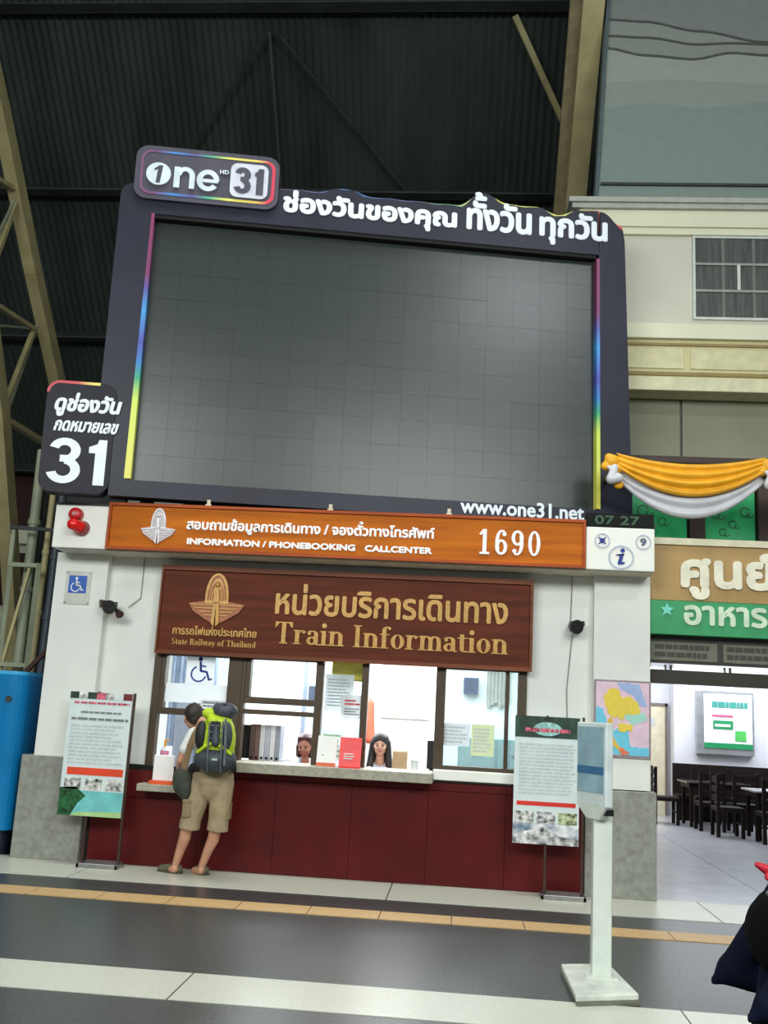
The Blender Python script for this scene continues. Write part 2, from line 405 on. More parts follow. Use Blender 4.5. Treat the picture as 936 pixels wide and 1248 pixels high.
br_m = wood('brown_carved_wood', (84, 38, 20), (108, 50, 28), rough=.6); br_l = wood('brown_trim', (104, 56, 36), (124, 70, 46))
gold = mat('gold_letter', (196, 150, 78), .4, metal=.15, var=.1, scale=30)
gold2 = mat('copper_relief', (172, 100, 58), .45, var=.1, scale=30)
t = thing('train_information_board', 'brown carved wooden board reading Train Information in gold above the windows', 'sign', (-1.26, .0, 2.17))
MB().box(-3.25, 0, 2.17, .72, .115, 3.10).build('board', br_m, t)
b = MB(); b.box(-3.25, -.03, 2.16, .73, 0, 2.20); b.box(-3.25, -.03, 3.06, .73, 0, 3.11); b.box(-3.25, -.03, 2.2, -3.23, 0, 3.06); b.box(.70, -.03, 2.2, .73, 0, 3.06)
b.build('border_trim', br_l, t)
lettering('หน่วยบริการเดินทาง', -1.99, 2.63, .47, 2.965, -.02, gold, t, depth=.02, bold=.009)
lettering('การรถไฟแห่งประเทศไทย', -3.08, 2.37, -2.17, 2.47, -.014, gold, t, depth=.014, bold=.003)
emblem(MB(), -2.625, 2.47, 3.04, .305, -.035, .035, gold, gold2).build('winged_emblem', None, t)
# serif letters, built from stems, bowls and bracket serifs
def serif_word(mb, word, x0, z0, x1, h, y, d, m):
    """h = cap height, glyph widths in cap-height units"""
    Wd = {'T': .74, 'I': .40, 'r': .50, 'a': .54, 'i': .32, 'n': .64, 'f': .42, 'o': .58, 'm': .94, 't': .40, ' ': .30,
          'S': .56, 'R': .72, 'l': .30, 'w': .78, 'y': .56, 'h': .64, 'd': .60, 'e': .5}
    tot = sum(Wd[c] for c in word); u = (x1-x0)/tot; X = x0; xh = .66*h; st = .155*u*1.05; sf = .05*h
    def P(a, c, e, g): mb.box(a, y, z0+c, e, y+d, z0+g, m)
    def stem(xc, top, foot=True, head=True):
        P(xc-st/2, 0, xc+st/2, top)
        if foot: P(xc-st*.95, 0, xc+st*.95, sf)
        if head: mb.prism([(xc+st/2, z0+top), (xc-st*.95, z0+top-sf*.4), (xc-st*.95, z0+top-sf*1.1), (xc+st/2, z0+top-sf*1.4)], y, y+d, m)
    class J:
        n = 0
        def __getattr__(s_, k):
            fn = getattr(mb, k)
            def g(*a, **kw):
                J.n = (J.n+1) % 7; v0 = len(mb.v); fn(*a, **kw); e = .0005*J.n
                mb.v[v0:] = [(q[0], q[1]+e, q[2]) for q in mb.v[v0:]]
            return g
    real = mb; jm = J()
    def P(a, c, e, g): jm.box(a, y, z0+c, e, y+d, z0+g, m)
    def stem(xc, top, foot=True, head=True):
        P(xc-st/2, 0, xc+st/2, top)
        if foot: P(xc-st*.95, 0, xc+st*.95, sf)
        if head: jm.prism([(xc+st/2, z0+top), (xc-st*.95, z0+top-sf*.4), (xc-st*.95, z0+top-sf*1.1), (xc+st/2, z0+top-sf*1.4)], y, y+d, m)
    for c in word:
        wd = Wd[c]*u; cx = X+wd/2
        if c == 'T':
            P(cx-st/2, 0, cx+st/2, h); P(cx-st, 0, cx+st, sf); P(X+.03*u, h-sf*1.1, X+wd-.03*u, h)
            for s_ in (-1, 1): e = cx+s_*(wd/2-.03*u); jm.prism([(e, z0+h), (e, z0+h*.74), (e-s_*.04*u, z0+h*.74), (e-s_*.16*u, z0+h-sf)], y, y+d, m)
        elif c == 'I': P(cx-st/2, 0, cx+st/2, h); P(cx-st, 0, cx+st, sf); P(cx-st, h-sf, cx+st, h)
        elif c in 'il':
            stem(cx, xh if c == 'i' else h)
            if c == 'i': jm.disc(cx, z0+h*.9, st*.6, st*.6, y, y+d, 14, m)
        elif c in 'nhr':
            a = X+.16*u; stem(a, h if c == 'h' else xh)
            if c == 'r':
                jm.ring(a+.17*u, z0+xh-.19*h, .17*u, .19*h, .07*u, .13*h, y, y+d, 50, 180, 10, m); jm.disc(X+wd-.09*u, z0+xh-.09*h, .075*u, .075*h, y, y+d, 14, m)
            else:
                e = X+wd-.15*u; jm.ring((a+e)/2, z0+xh-.22*h, (e-a)/2+st/2, .22*h, (e-a)/2-st/2, .14*h, y, y+d, 0, 180, 14, m); P(e-st/2, 0, e+st/2, xh-.21*h); P(e-st*.9, 0, e+st*.9, sf)
        elif c == 'm':
            a = X+.16*u; stem(a, xh)
            g = (wd-.31*u)/2
            for k in (1, 2):
                e = a+g*k; s0 = e-g
                jm.ring((s0+e)/2, z0+xh-.2*h, g/2+st/2, .2*h, max(g/2-st/2, .01*u), .13*h, y, y+d, 0, 180, 12, m); P(e-st/2, 0, e+st/2, xh-.19*h); P(e-st*.85, 0, e+st*.85, sf)
        elif c == 'o': jm.ring(cx, z0+xh/2, wd*.45, xh/2, wd*.45-st, xh/2-.04*h, y, y+d, n=24, m=m)
        elif c == 'e': jm.ring(cx, z0+xh/2, wd*.45, xh/2, wd*.45-st, xh/2-.04*h, y, y+d, 0, 320, 22, m); P(cx-wd*.35, xh*.48, cx+wd*.43, xh*.58)
        elif c == 'a':
            e = X+wd-.14*u; P(e-st/2, .03*h, e+st/2, xh-.15*h); P(e, 0, e+st*.9, sf)
            jm.ring((X+.08*u+e)/2, z0+xh-.17*h, (e-X-.08*u)/2+st/2, .17*h, (e-X-.08*u)/2-st/2, .11*h, y, y+d, 0, 150, 12, m)
            jm.disc(X+.13*u, z0+xh-.15*h, .07*u, .07*h, y, y+d, 12, m)
            jm.ring(X+.24*u, z0+.19*h, .21*u, .19*h, .07*u, .12*h, y, y+d, n=18, m=m)
        elif c in 'ft':
            a = X+.19*u; top = h*.86 if c == 'f' else h*.8
            P(a-st/2, 0 if c == 'f' else .1*h, a+st/2, top if c == 'f' else top); P(X+.02*u, xh-sf, X+wd-.03*u, xh)
            if c == 'f': P(a-st*.95, 0, a+st*1.1, sf); jm.ring(a+.12*u, z0+h*.84, .12*u+st/2, .16*h, .12*u-st/2, .1*h, y, y+d, 35, 180, 10, m); jm.disc(a+.2*u, z0+h*.91, .06*u, .06*h, y, y+d, 12, m)
            else: jm.ring(a+.11*u, z0+.13*h, .11*u+st/2, .13*h, .11*u-st/2, .08*h, y, y+d, 180, 320, 10, m)
        elif c == 'S':
            jm.ring(cx, z0+h*.74, wd*.42, h*.26, wd*.2, h*.19, y, y+d, 20, 270, 14, m); jm.ring(cx, z0+h*.26, wd*.42, h*.26, wd*.2, h*.19, y, y+d, -160, 90, 14, m)
        elif c == 'R':
            a = X+.17*u; P(a-st/2, 0, a+st/2, h); P(a-st, 0, a+st, sf); P(a-st, h-sf, a, h)
            jm.ring(a, z0+h*.74, wd*.6, h*.26, wd*.34, h*.2, y, y+d, -90, 90, 12, m)
            jm.prism([(a+.1*u, z0+h*.5), (a+.26*u, z0+h*.5), (X+wd, z0), (X+wd-.2*u, z0)], y, y+d, m)
        elif c == 'd':
            e = X+wd-.15*u; P(e-st/2, 0, e+st/2, h); jm.ring(X+.26*u, z0+xh/2, .23*u, xh/2, .09*u, xh/2-.04*h, y, y+d, n=20, m=m)
        elif c in 'wy':
            n_ = 2 if c == 'w' else 1; g = (wd-.06*u)/n_
            for k in range(n_):
                q = X+.03*u+g*k
                jm.prism([(q, z0+xh), (q+st, z0+xh), (q+g/2+st/2, z0), (q+g/2-st/4, z0)], y, y+d, m)
                jm.prism([(q+g, z0+xh), (q+g-st*.5, z0+xh), (q+g/2-st/4, z0), (q+g/2+st*.3, z0)], y, y+d, m)
            if c == 'y': jm.bar((cx, y+d/2, z0), (cx-.12*u, y+d/2, z0-.25*h), st*.5, d, m, (0, 1, 0))
        X += wd
    return mb
serif_word(MB(), 'Train Information', -1.98, 2.325, .48, .23, -.02, .02, gold).build('lettering', gold, t)
serif_word(MB(), 'State Railway of Thailand', -3.08, 2.265, -2.17, .065, -.014, .014, gold).build('lettering', gold, t)

# white end box: roundels
t = thing('information_roundel', 'small round blue letter i emblem on the white box beside the orange board', 'sign', (1.57, -.365, 3.3))
silver = mat('roundel_ring', (176, 184, 200), .4)
MB().ring(1.575, 3.335, .13, .125, .112, .107, -.368, -.36).build('ring', silver, t)
b = MB(); ink2 = blue_ink
b.disc(1.59, 3.405, .022, .022, -.37, -.36, 14); b.prism([(1.545, 3.355), (1.605, 3.375), (1.58, 3.29), (1.615, 3.285), (1.60, 3.265), (1.545, 3.26), (1.54, 3.275), (1.56, 3.345)], -.37, -.36)
b.prism([(1.52, 3.362), (1.605, 3.375), (1.603, 3.36), (1.54, 3.35)], -.37, -.36)
b.build('letter', blue_ink, t)
for cx, nm, lb in ((1.385, 'x', 'small grey ring with a blue cross, upper left on white end box'), (1.795, '9', 'small grey ring holding a digit nine on the white end box')):
    t = thing('small_roundel', lb, 'sign', (cx, -.36, 3.5))
    MB().ring(cx, 3.50, .078, .078, .066, .066, -.368, -.36).build('ring', silver, t)
    b = MB()
    if nm == 'x':
        b.bar((cx-.035, -.364, 3.465), (cx+.035, -.364, 3.535), .01, .016, upv=(0, 1, 0)); b.bar((cx+.035, -.364, 3.465), (cx-.035, -.364, 3.535), .01, .016, upv=(0, 1, 0)); b.disc(cx, 3.5, .026, .026, -.369, -.36, 12)
    else:
        text(b, '9', cx-.032, 3.46, cx+.032, 3.54, -.368, depth=.008, bold=.004)
    b.build('symbol', blue_ink if nm == 'x' else mat('slate_print', (90, 96, 120), .6), t)
t = thing('led_clock', 'black LED clock strip with dim green digits above the white end box', 'clock', (1.56, -.3, 3.645))
MB().box(1.225, -.35, 3.645, 1.905, -.2, 3.79).build('housing', mat('clock_black', (14, 20, 18), .6, spec=.15), t, bevel=.006)
gdim = mat('dim_green_led', (20, 70, 36), .5, emit=.12)
text(MB(), '07 27', 1.31, 3.67, 1.76, 3.765, -.353, depth=.004, bold=.003).build('digits', gdim, t)
# fixing clips standing on the board top
for x in (-2.72, -1.42, -.18):
    tag(MB().box(x-.03, -.36, 3.705, x+.03, -.33, 3.725).box(x-.018, -.35, 3.725, x+.018, -.335, 3.775).build('fixing_clip', mat('clip_cream', (196, 186, 160), .5)),
        {-2.72: 'cream fixing clip on the orange board top, nearest the winged emblem', -1.42: 'cream fixing clip midway along the orange board top', -.18: 'cream fixing clip on the orange board top under the web address'}[x], 'clip')
# wheelchair sign on left pillar
def wheelchair(mb, cx, cz, s, y, m):
    d = .003
    mb.disc(cx-.02*s, cz+.42*s, .085*s, .085*s, y, y+d, 14, m)
    mb.bar((cx-.02*s, y+d/2, cz+.33*s), (cx+.02*s, y+d/2, cz-.05*s), .09*s, d, m, (0, 1, 0))
    mb.bar((cx-.0*s, y+d/2, cz+.17*s), (cx+.22*s, y+d/2, cz+.14*s), .06*s, d, m, (0, 1, 0))
    mb.bar((cx, y+d/2, cz-.03*s), (cx+.25*s, y+d/2, cz-.06*s), .08*s, d, m, (0, 1, 0))
    mb.bar((cx+.24*s, y+d/2, cz-.04*s), (cx+.36*s, y+d/2, cz-.36*s), .08*s, d, m, (0, 1, 0))
    mb.bar((cx+.34*s, y+d/2, cz-.36*s), (cx+.48*s, y+d/2, cz-.31*s), .06*s, d, m, (0, 1, 0))
    mb.ring(cx-.06*s, cz-.15*s, .31*s, .31*s, .25*s, .25*s, y, y+d, 110, 345, 20, m)
    return mb
t = thing('wheelchair_sign', 'small blue wheelchair sign on clear plate on the left pillar', 'sign', (-4.17, 0, 2.64))
MB().box(-4.31, -.012, 2.64, -4.03, 0, 3.0).build('plate', mat('acrylic_plate', (205, 205, 198), .25), t)
MB().box(-4.275, -.016, 2.76, -4.075, -.012, 2.95).build('blue_panel', mat('sign_blue', (30, 90, 180), .4), t)
wheelchair(MB(), -4.185, 2.85, .17, -.019, letw).build('symbol', letw, t)
for x in (-4.295, -4.045):
    for z in (2.655, 2.985): MB().disc(x, z, .012, .012, -.018, -.01, 10).build('screw', steel, t)

# alarm bell / red lamps on left box
t = thing('alarm_bell', 'round red alarm bell with grey centre on white box, above the red lamp', 'alarm', (-4.13, -.37, 3.55))
b = MB(); b.tube((-4.13, -.36, 3.555), (-4.13, -.42, 3.555), .075, .07, 20); b.ell((-4.13, -.42, 3.555), (.07, .025, .07)); b.build('gong', red_m, t)
MB().tube((-4.13, -.44, 3.555), (-4.13, -.455, 3.555), .025, .02, 12).build('centre_cap', mat('dusty_pink', (190, 130, 130), .5), t)
t = thing('alarm_lamp', 'glowing-red domed alarm lamp on white box, just below the red bell', 'alarm', (-4.09, -.37, 3.42))
MB().tube((-4.05, -.36, 3.41), (-4.06, -.42, 3.415), .082, .075, 20).build('base', mat('faded_red', (150, 70, 66), .5), t)
b = MB(); b.tube((-4.06, -.42, 3.415), (-4.1, -.50, 3.43), .07, .06, 20); b.ell((-4.105, -.51, 3.43), (.06, .04, .06)); b.build('dome', mat('red_lens', (220, 26, 24), .2), t)
# emergency spotlights
def spot(x, z, label, flip):
    t = thing('emergency_spotlight', label, 'spotlight', (x, .1, z))
    yb = .12 if flip else 0
    MB().box(x-.03, yb-.05, z-.05, x+.03, yb, z+.05).build('bracket', black_m, t)
    MB().tube((x, yb-.08, z-.005), (x+.03*flip, yb-.17, z-.02), .055, .075, 14).build('lamp_head', black_m, t)
    if not flip:
        MB().tube((x-.07, yb-.06, z+.03), (x-.13, yb-.10, z+.02), .03, .045, 12).build('lamp_head', mat('bronze', (70, 52, 36), .4), t)
        MB().tube((x+.06, yb-.06, z-.05), (x+.10, yb-.1, z-.09), .03, .045, 12).build('lamp_head', mat('dull_red_brown', (74, 44, 40), .4), t)
        MB().bar((x-.1, yb-.04, z+.02), (x+.08, yb-.04, z-.06), .02, .02).build('arm', black_m, t)
    else:
        MB().tube((x+.06, yb-.1, z+.02), (x+.10, yb-.13, z+.02), .022, .03, 12).build('lamp_head', mat('bronze', (70, 52, 36), .4), t)
        MB().bar((x, yb-.03, z), (x+.08, yb-.09, z+.01), .02, .02).build('arm', black_m, t)
spot(-3.74, 2.63, 'black multi-head spotlight on the wall beside left pillar', 0)
spot(1.15, 2.66, 'small black spotlight on the wall right of the brown board', 1)
for pts, lb in (([(-3.5, .11, 3.19), (-3.5, .11, 2.75), (-3.62, .08, 2.64)], 'thin cable running down from soffit to the left spotlight'),
                ([(1.14, .11, 3.19), (1.13, .11, 2.72)], 'thin cable running down from soffit to the right spotlight'),
                ([(1.15, .11, 2.58), (1.10, .11, 2.0), (1.12, .11, 1.4)], 'thin cable trailing down below the right spotlight')):
    b = MB()
    for a, c in zip(pts, pts[1:]): b.tube(a, c, .006, n=6)
    tag(b.build('wall_cable', mat('cable_grey', (150, 150, 142), .6)), lb, 'cable')

# ================================================================== BIG SCREEN
SC = thing('led_billboard', 'huge dark LED screen in an indigo printed surround standing on the booth roof', 'billboard', (-1.078, .1, 3.992), (R(.515), R(-.717), R(10.989)))
indigo = mat('indigo_vinyl', (38, 39, 53), .4, spec=.25, var=.12, scale=1.2)
L = dict(local=True)
fy = -.12
b = MB()
top_pts = []
n = 150
def wav(x):
    z = 3.43+.02*abs(math.sin((x+1.14)*9))
    if .98 < x < 1.40: z += .19*math.sqrt(max(0, 1-((x-1.19)/.21)**2))*1
    if 1.40 <= x < 1.95: z += .075
    if 2.22 < x < 2.66: z += .10
    if x < -.95: z += .0
    if -.62 < x < -.3: z += .07
    if x > 2.66: z = 3.53-(x-2.66)*1.2
    return z
xsx = [-1.19+i*(2.85+1.19)/n for i in range(n+1)]
zs = [wav(x) for x in xsx]
zs = [sum(zs[max(0, i-2):i+3])/len(zs[max(0, i-2):i+3]) for i in range(len(zs))]
outline = [(-2.93, 1.0)]+[(-2.92, 3.22), (-2.89, 3.30), (-2.80, 3.345), (-1.2, 3.36)]
front_top = list(zip(xsx, zs))
# body: left strip, right strip, bottom strip, top strip
b.prism([(-2.93, .99), (-2.55, .99), (-2.55, 3.0), (-2.55, 3.3), (-2.80, 3.345), (-2.89, 3.30), (-2.92, 3.22)], fy, .1)
b.prism([(-2.55, 3.0), (-1.19, 3.0), (-1.19, 3.40), (-2.55, 3.30)], fy, .1)
b.prism([(-1.19, 3.0), (2.56, 3.0)]+[(x, z) for x, z in front_top[::-1] if x <= 2.56], fy, .1)
b.prism([(2.56, 3.0), (2.875, 3.0), (2.87, 3.2)]+[(x, z) for x, z in front_top[::-1] if x > 2.56], fy, .1)
b.prism([(2.56, -.03), (2.945, -.03), (2.875, 3.0), (2.56, 3.0)], fy, .1)
b.prism([(-2.75, -.21), (2.945, -.21), (2.945, -.03), (-2.75, -.03)], fy, .1)
b.prism([(-2.93, -.03), (-2.55, -.03), (-2.55, .99), (-2.93, .99)], fy, .1)
b.build('surround', indigo, SC, **L)
pn = MB(); pn.prism([p for p in rrect(-3.47, -.21, -2.75, .99, .13)], fy-.015, .08); pn.build('side_panel', mat('dark_indigo_vinyl', (28, 28, 40), .45, spec=.2, var=.06, scale=2), SC, **L)
rb_x = ramp_mat('red_yellow_print', 'X', -3.45, -2.93, [(0, (180, 30, 60)), (.55, (200, 50, 60)), (.8, (235, 200, 90)), (1, (240, 230, 100))])
rim = MB(); rim.ring(-3.34, .86, .135, .135, .105, .105, fy-.018, fy+.05, 90, 180, 10); rim.box(-3.34, fy-.018, .965, -2.93, fy+.05, .995); rim.build('coloured_rim', rb_x, SC, **L)
# rainbow rim behind the wavy top edge
rb2 = ramp_mat('rainbow_rim', 'X', -1.2, 2.85, [(0, (110, 70, 110)), (.2, (60, 110, 170)), (.4, (90, 80, 120)), (.5, (110, 170, 120)), (.6, (220, 215, 110)), (.85, (200, 205, 100)), (.95, (210, 60, 80)), (1, (200, 50, 70))])
q = MB(); zz = [z+.035 for z in zs]; zz = [sum(zz[max(0, i-3):i+4])/len(zz[max(0, i-3):i+4]) for i in range(len(zz))]
q.prism([(-1.19, 3.3), (2.87, 3.3)]+[(x+.01, z) for x, z in list(zip(xsx, zz))[::-1]], fy+.05, .05); q.build('coloured_rim', rb2, SC, **L)
stops = [(0, (225, 215, 90)), (.28, (205, 225, 90)), (.36, (40, 160, 110)), (.42, (40, 120, 190)), (.5, (70, 70, 170)), (.62, (60, 150, 215)), (.7, (80, 80, 160)), (.76, (120, 50, 100)), (1, (130, 50, 90))]
rbz = ramp_mat('rainbow_strip', 'Z', 0, 3.0, stops)
MB().prism([(-2.60, -.02), (-2.53, -.02), (-2.53, 3.0), (-2.565, 3.0)], fy-.012, fy+.1).build('rainbow_strip', rbz, SC, **L)
MB().prism([(2.53, -.02), (2.575, -.02), (2.565, 2.95), (2.53, 2.95)], fy-.012, fy+.1).build('rainbow_strip', rbz, SC, **L)
MB().box(-2.53, -.11, 2.955, 2.53, -.02, 3.0).build('shadow_gap_bar', dark_gap, SC, **L)
# LED modules
led = mat('led_module', (42, 50, 49), .30, var=.04, scale=40, spec=.5)
mods = None; nx, nz = 16, 10
mw = 5.06/nx; mh = 2.975/nz
me = MB().prism(rrect(.0007, .0007, mw-.0007, mh-.0007, .002, 1), -.004, .003).mesh('led_module', led)
for i in range(nx):
    for j in range(nz):
        o = bpy.data.objects.new('led_module', me); COL.objects.link(o); o.parent = SC
        o.location = (-2.53+i*mw, random.uniform(-.0006, .0006), -.02+j*mh); o.rotation_euler = (random.uniform(-.004, .004), 0, random.uniform(-.004, .004))
MB().box(-2.6, .004, -.1, 2.6, .1, 3.05).build('backing', mat('led_backing', (40, 46, 46), .7), SC, **L)
# rear frame down to roof
b = MB()
for x in (-2.4, -.8, .8, 2.4):
    b.bar((x, .2, -.31), (x, .2, 3.2), .08, .08); b.bar((x, .22, 2.2), (x, .75, -.31), .06, .06)
for z in (0, 1.5, 3.0): b.bar((-2.8, .15, z), (2.8, .15, z), .06, .06)
b.build('support_frame', beam_m, SC, **L)
# logo plaque
lg = MB().prism(rrect(-2.78, 3.15, -1.19, 3.79, .14), fy-.05, .02).build('logo_plaque', mat('plaque_grey_violet', (74, 71, 84), .4, spec=.3, var=.08, scale=3), SC, **L)
rl = ramp_mat('rainbow_ring', 'X', -2.75, -1.2, [(0, (120, 80, 110)), (.12, (110, 60, 110)), (.25, (60, 130, 200)), (.4, (90, 80, 150)), (.52, (70, 170, 130)), (.64, (215, 215, 100)), (.85, (230, 200, 100)), (.93, (210, 60, 80)), (1, (200, 50, 80))])
q = MB(); o_ = rrect(-2.72, 3.205, -1.235, 3.735, .11); i_ = rrect(-2.695, 3.235, -1.27, 3.71, .095)
for k in range(len(o_)):
    k2 = (k+1) % len(o_); q.prism([o_[k], o_[k2], i_[k2], i_[k]], fy-.056, fy-.05)
q.build('rainbow_ring', rl, lg, **L)
sil = mat('logo_silver', (206, 218, 224), .3, var=.08, scale=6)
yl = fy-.075
q = MB(); q.disc(-2.52, 3.445, .135, .135, yl, yl+.025, 28, sil)
dkv = MATS['plaque_grey_violet']
q.prism([(-2.545, 3.335), (-2.50, 3.335), (-2.475, 3.545), (-2.515, 3.545), (-2.57, 3.50), (-2.56, 3.48), (-2.53, 3.50)], yl-.004, yl, dkv)
q.box(-2.35, yl, 3.30, -2.285, yl+.025, 3.55, sil); q.ring(-2.225, 3.45, .105, .105, .045, .055, yl-.001, yl+.025, 0, 180, 16, sil); q.box(-2.18, yl-.0015, 3.30, -2.12, yl+.025, 3.455, sil)
q.ring(-1.975, 3.42, .125, .13, .065, .075, yl, yl+.025, 0, 325, 24, sil); q.box(-2.06, yl-.001, 3.395, -1.86, yl+.025, 3.435, sil)
q.build('lettering', sil, lg, **L)
text(MB(), 'HD', -1.85, 3.515, -1.75, 3.565, yl, depth=.01, bold=.002).build('lettering', sil, lg, **L)
MB().prism(rrect(-1.73, 3.255, -1.31, 3.665, .08), yl, yl+.025).build('number_badge', mat('badge_lilac', (200, 202, 216), .35), lg, **L)
def n31(mb, x0, z0, x1, z1, y, d, m, f=.22):
    """bold 3 and 1"""
    W_ = x1-x0; H = z1-z0; t_ = f*H; cx = x0+W_*.29; rx = W_*.29
    mb.ring(cx, z1-H*.275, rx*.93, H*.275, rx*.93-t_, H*.275-t_*.8, y, y+d, -85, 165, 18, m)
    mb.ring(cx, z0+H*.295, rx, H*.295, rx-t_, H*.295-t_*.8, y-.0006, y+d, -165, 88, 20, m)
    mb.box(cx-rx*.25, y-.0012, z0+H*.47, cx+rx*.15, y+d, z0+H*.47+t_*.75, m)
    e = x1
    mb.prism([(e-t_*1.15, z0), (e, z0), (e, z1), (e-t_*.85, z1), (e-t_*1.0, z1-H*.1), (e-W_*.3, z1-H*.17), (e-W_*.3, z1-H*.3), (e-t_*1.15, z1-H*.3)], y, y+d, m)
    return mb
n31(MB(), -1.69, 3.30, -1.36, 3.615, yl-.008, .008, dkv).build('digits', dkv, lg, **L)
# lettering on the surround
lett = mat('screen_letter_white', (226, 232, 240), .4, var=.02)
for s_, x0, z0, x1, z1 in (('ช่องวันของคุณ', -1.13, 3.09, .87, 3.44), ('ทั้งวัน', .98, 3.16, 1.75, 3.64), ('ทุกวัน', 1.84, 3.07, 2.66, 3.50)):
    text(MB(), s_, x0, z0, x1, z1, fy-.012, depth=.012, bold=.016).build('lettering', lett, SC, **L)
text(MB(), 'www.one31.net', 1.0, -.165, 2.39, .005, fy-.016, depth=.006, bold=.006).build('lettering', lett, SC, **L)
text(MB(), 'ดูช่องวัน', -3.40, .60, -2.72, .87, fy-.024, depth=.009, bold=.010, shear=.18).build('lettering', lett, SC, **L)
text(MB(), 'กดหมายเลข', -3.37, .44, -2.72, .56, fy-.024, depth=.009, bold=.006, shear=.2).build('lettering', lett, SC, **L)
n31(MB(), -3.40, -.12, -2.80, .37, fy-.024, .009, lett, .2).build('digits', lett, SC, **L)

# ================================================================== BOOTH WINDOW NOTICES
def lit_paper(name, col):
    m = mat(name, col, .8, var=.01); nt = m.node_tree; b_ = nt.nodes['Principled BSDF']; o_ = [n for n in nt.nodes if n.type == 'OUTPUT_MATERIAL'][0]
    tl = nt.nodes.new('ShaderNodeBsdfTranslucent'); tl.inputs[0].default_value = b_.inputs['Base Color'].links[0].from_node.color_ramp.elements[1].color
    mx = nt.nodes.new('ShaderNodeMixShader'); mx.inputs[0].default_value = .5
    nt.links.new(b_.outputs[0], mx.inputs[1]); nt.links.new(tl.outputs[0], mx.inputs[2]); nt.links.new(mx.outputs[0], o_.inputs[0]); return m
wpaper = lit_paper('window_paper', (236, 238, 240)); cpaper = lit_paper('window_cream_paper', (232, 236, 206))
def notice(x0, z0, x1, z1, y, label, n=6, m=wpaper, inkm=ink, group=None, extra=None, th=.004, name='notice'):
    t = thing(name, label, 'notice', ((x0+x1)/2, y, z0), group=group)
    MB().box(x0, y, z0, x1, y+th, z1).build('sheet', m, t)
    if n:
        b = lines(MB(), x0+.08*(x1-x0), z0+.1*(z1-z0), x1-.08*(x1-x0), z1-.1*(z1-z0), y-.002, n, inkm); b.build('print', inkm, t)
    if extra: extra(t)
    return t
lgrey = mat('pale_print', (196, 202, 206), .8)
t = notice(-2.93, 1.86, -2.62, 2.17, .132, 'white square with a blue wheelchair figure inside the left window', 0)
wheelchair(MB(), -2.775, 2.01, .28, .128, blue_ink).build('symbol', blue_ink, t)
notice(-3.17, 1.66, -2.47, 1.86, .13, 'long blank white strip notice across the left window pane', 0)
notice(-2.74, 1.61, -2.47, 1.70, .124, 'small line-printed label at the lower right of the left pane', 2)
notice(-1.42, 1.66, -1.12, 2.04, .15, 'pale typed notice below yellow blind inside third window', 9, inkm=lgrey)
notice(-1.42, 1.14, -1.18, 1.46, .15, 'colourful typed leaflet sheet low in the third window', 5, inkm=mat('green_print', (150, 190, 140), .7))
t = thing('notice', 'small rounded white card with red heading hung on the third window', 'notice', (-1.11, .1, 1.58))
MB().prism(rrect(-1.235, 1.59, -1.0, 1.83, .03), .10, .108).build('sheet', wpaper, t)
b = MB(); lines(b, -1.2, 1.72, -1.03, 1.79, .097, 2, red_m); lines(b, -1.2, 1.62, -1.03, 1.70, .097, 3, ink); b.build('print', ink, t)
notice(-.21, 1.37, .12, 1.60, .13, 'white landscape notice with red mark on the right window', 5, inkm=lgrey)
notice(.135, 1.28, .37, 1.60, .13, 'pale yellow portrait notice on the right window', 7, m=cpaper, inkm=lgrey)
# red card stand, leaflets on counter
t = thing('card_holder', 'red card holder standing on the stone counter below the third window', 'holder', (-1.1, -.1, 1.1))
b = MB(); b.prism_y([(-.14, 1.10), (-.12, 1.10), (-.05, 1.40), (-.065, 1.40)], -1.2, -.98); b.build('front', mat('bright_red', (225, 24, 24), .35), t)
MB().box(-1.2, -.14, 1.10, -.98, -.02, 1.112).build('foot', mat('bright_red', (225, 24, 24), .35), t)
b = lines(MB(), -1.15, 1.18, -1.03, 1.25, -.135, 3, letw); b.build('print', letw, t)
t = thing('leaflet', 'white leaflet with coral foot leaning at the counter, left of red card holder', 'leaflet', (-1.33, -.08, 1.1))
MB().prism_y([(-.06, 1.10), (-.05, 1.10), (.02, 1.40), (.01, 1.40)], -1.44, -1.24).build('sheet', paper, t)
b = MB(); b.box(-1.44, -.062, 1.10, -1.24, -.057, 1.135, mat('coral', (226, 110, 80), .6)); b.ell((-1.38, -.03, 1.2), (.03, .006, .02), mat('green_print', (150, 190, 140), .7)); b.build('print', None, t)
t = thing('menu_holder', 'white upright card in an orange based stand on the low left ledge', 'holder', (-3.02, -.12, .83))
MB().box(-3.13, -.18, .83, -2.89, -.06, .865).build('base', mat('orange_base', (226, 92, 44), .4), t)
MB().box(-3.11, -.13, .865, -2.90, -.10, 1.12).build('card', paper, t, bevel=.006)
t = thing('hand_gel_bottle', 'clear bottle with pink label behind the white card on left ledge', 'bottle', (-3.05, .02, .83))
b = MB(); b.tube((-3.05, .02, .83), (-3.05, .02, 1.16), .045, .045, 14, mat('pink_label', (196, 120, 150), .4)); b.tube((-3.05, .02, 1.16), (-3.05, .02, 1.2), .045, .02, 14, mat('clear_cap', (210, 210, 220), .3)); b.build('body', None, t)
b = MB(); b.tube((-3.05, .02, 1.2), (-3.05, .02, 1.27), .014, n=8); b.bar((-3.05, .02, 1.27), (-3.0, .0, 1.265), .02, .014); b.build('pump', mat('amber_cap', (214, 150, 60), .4), t)

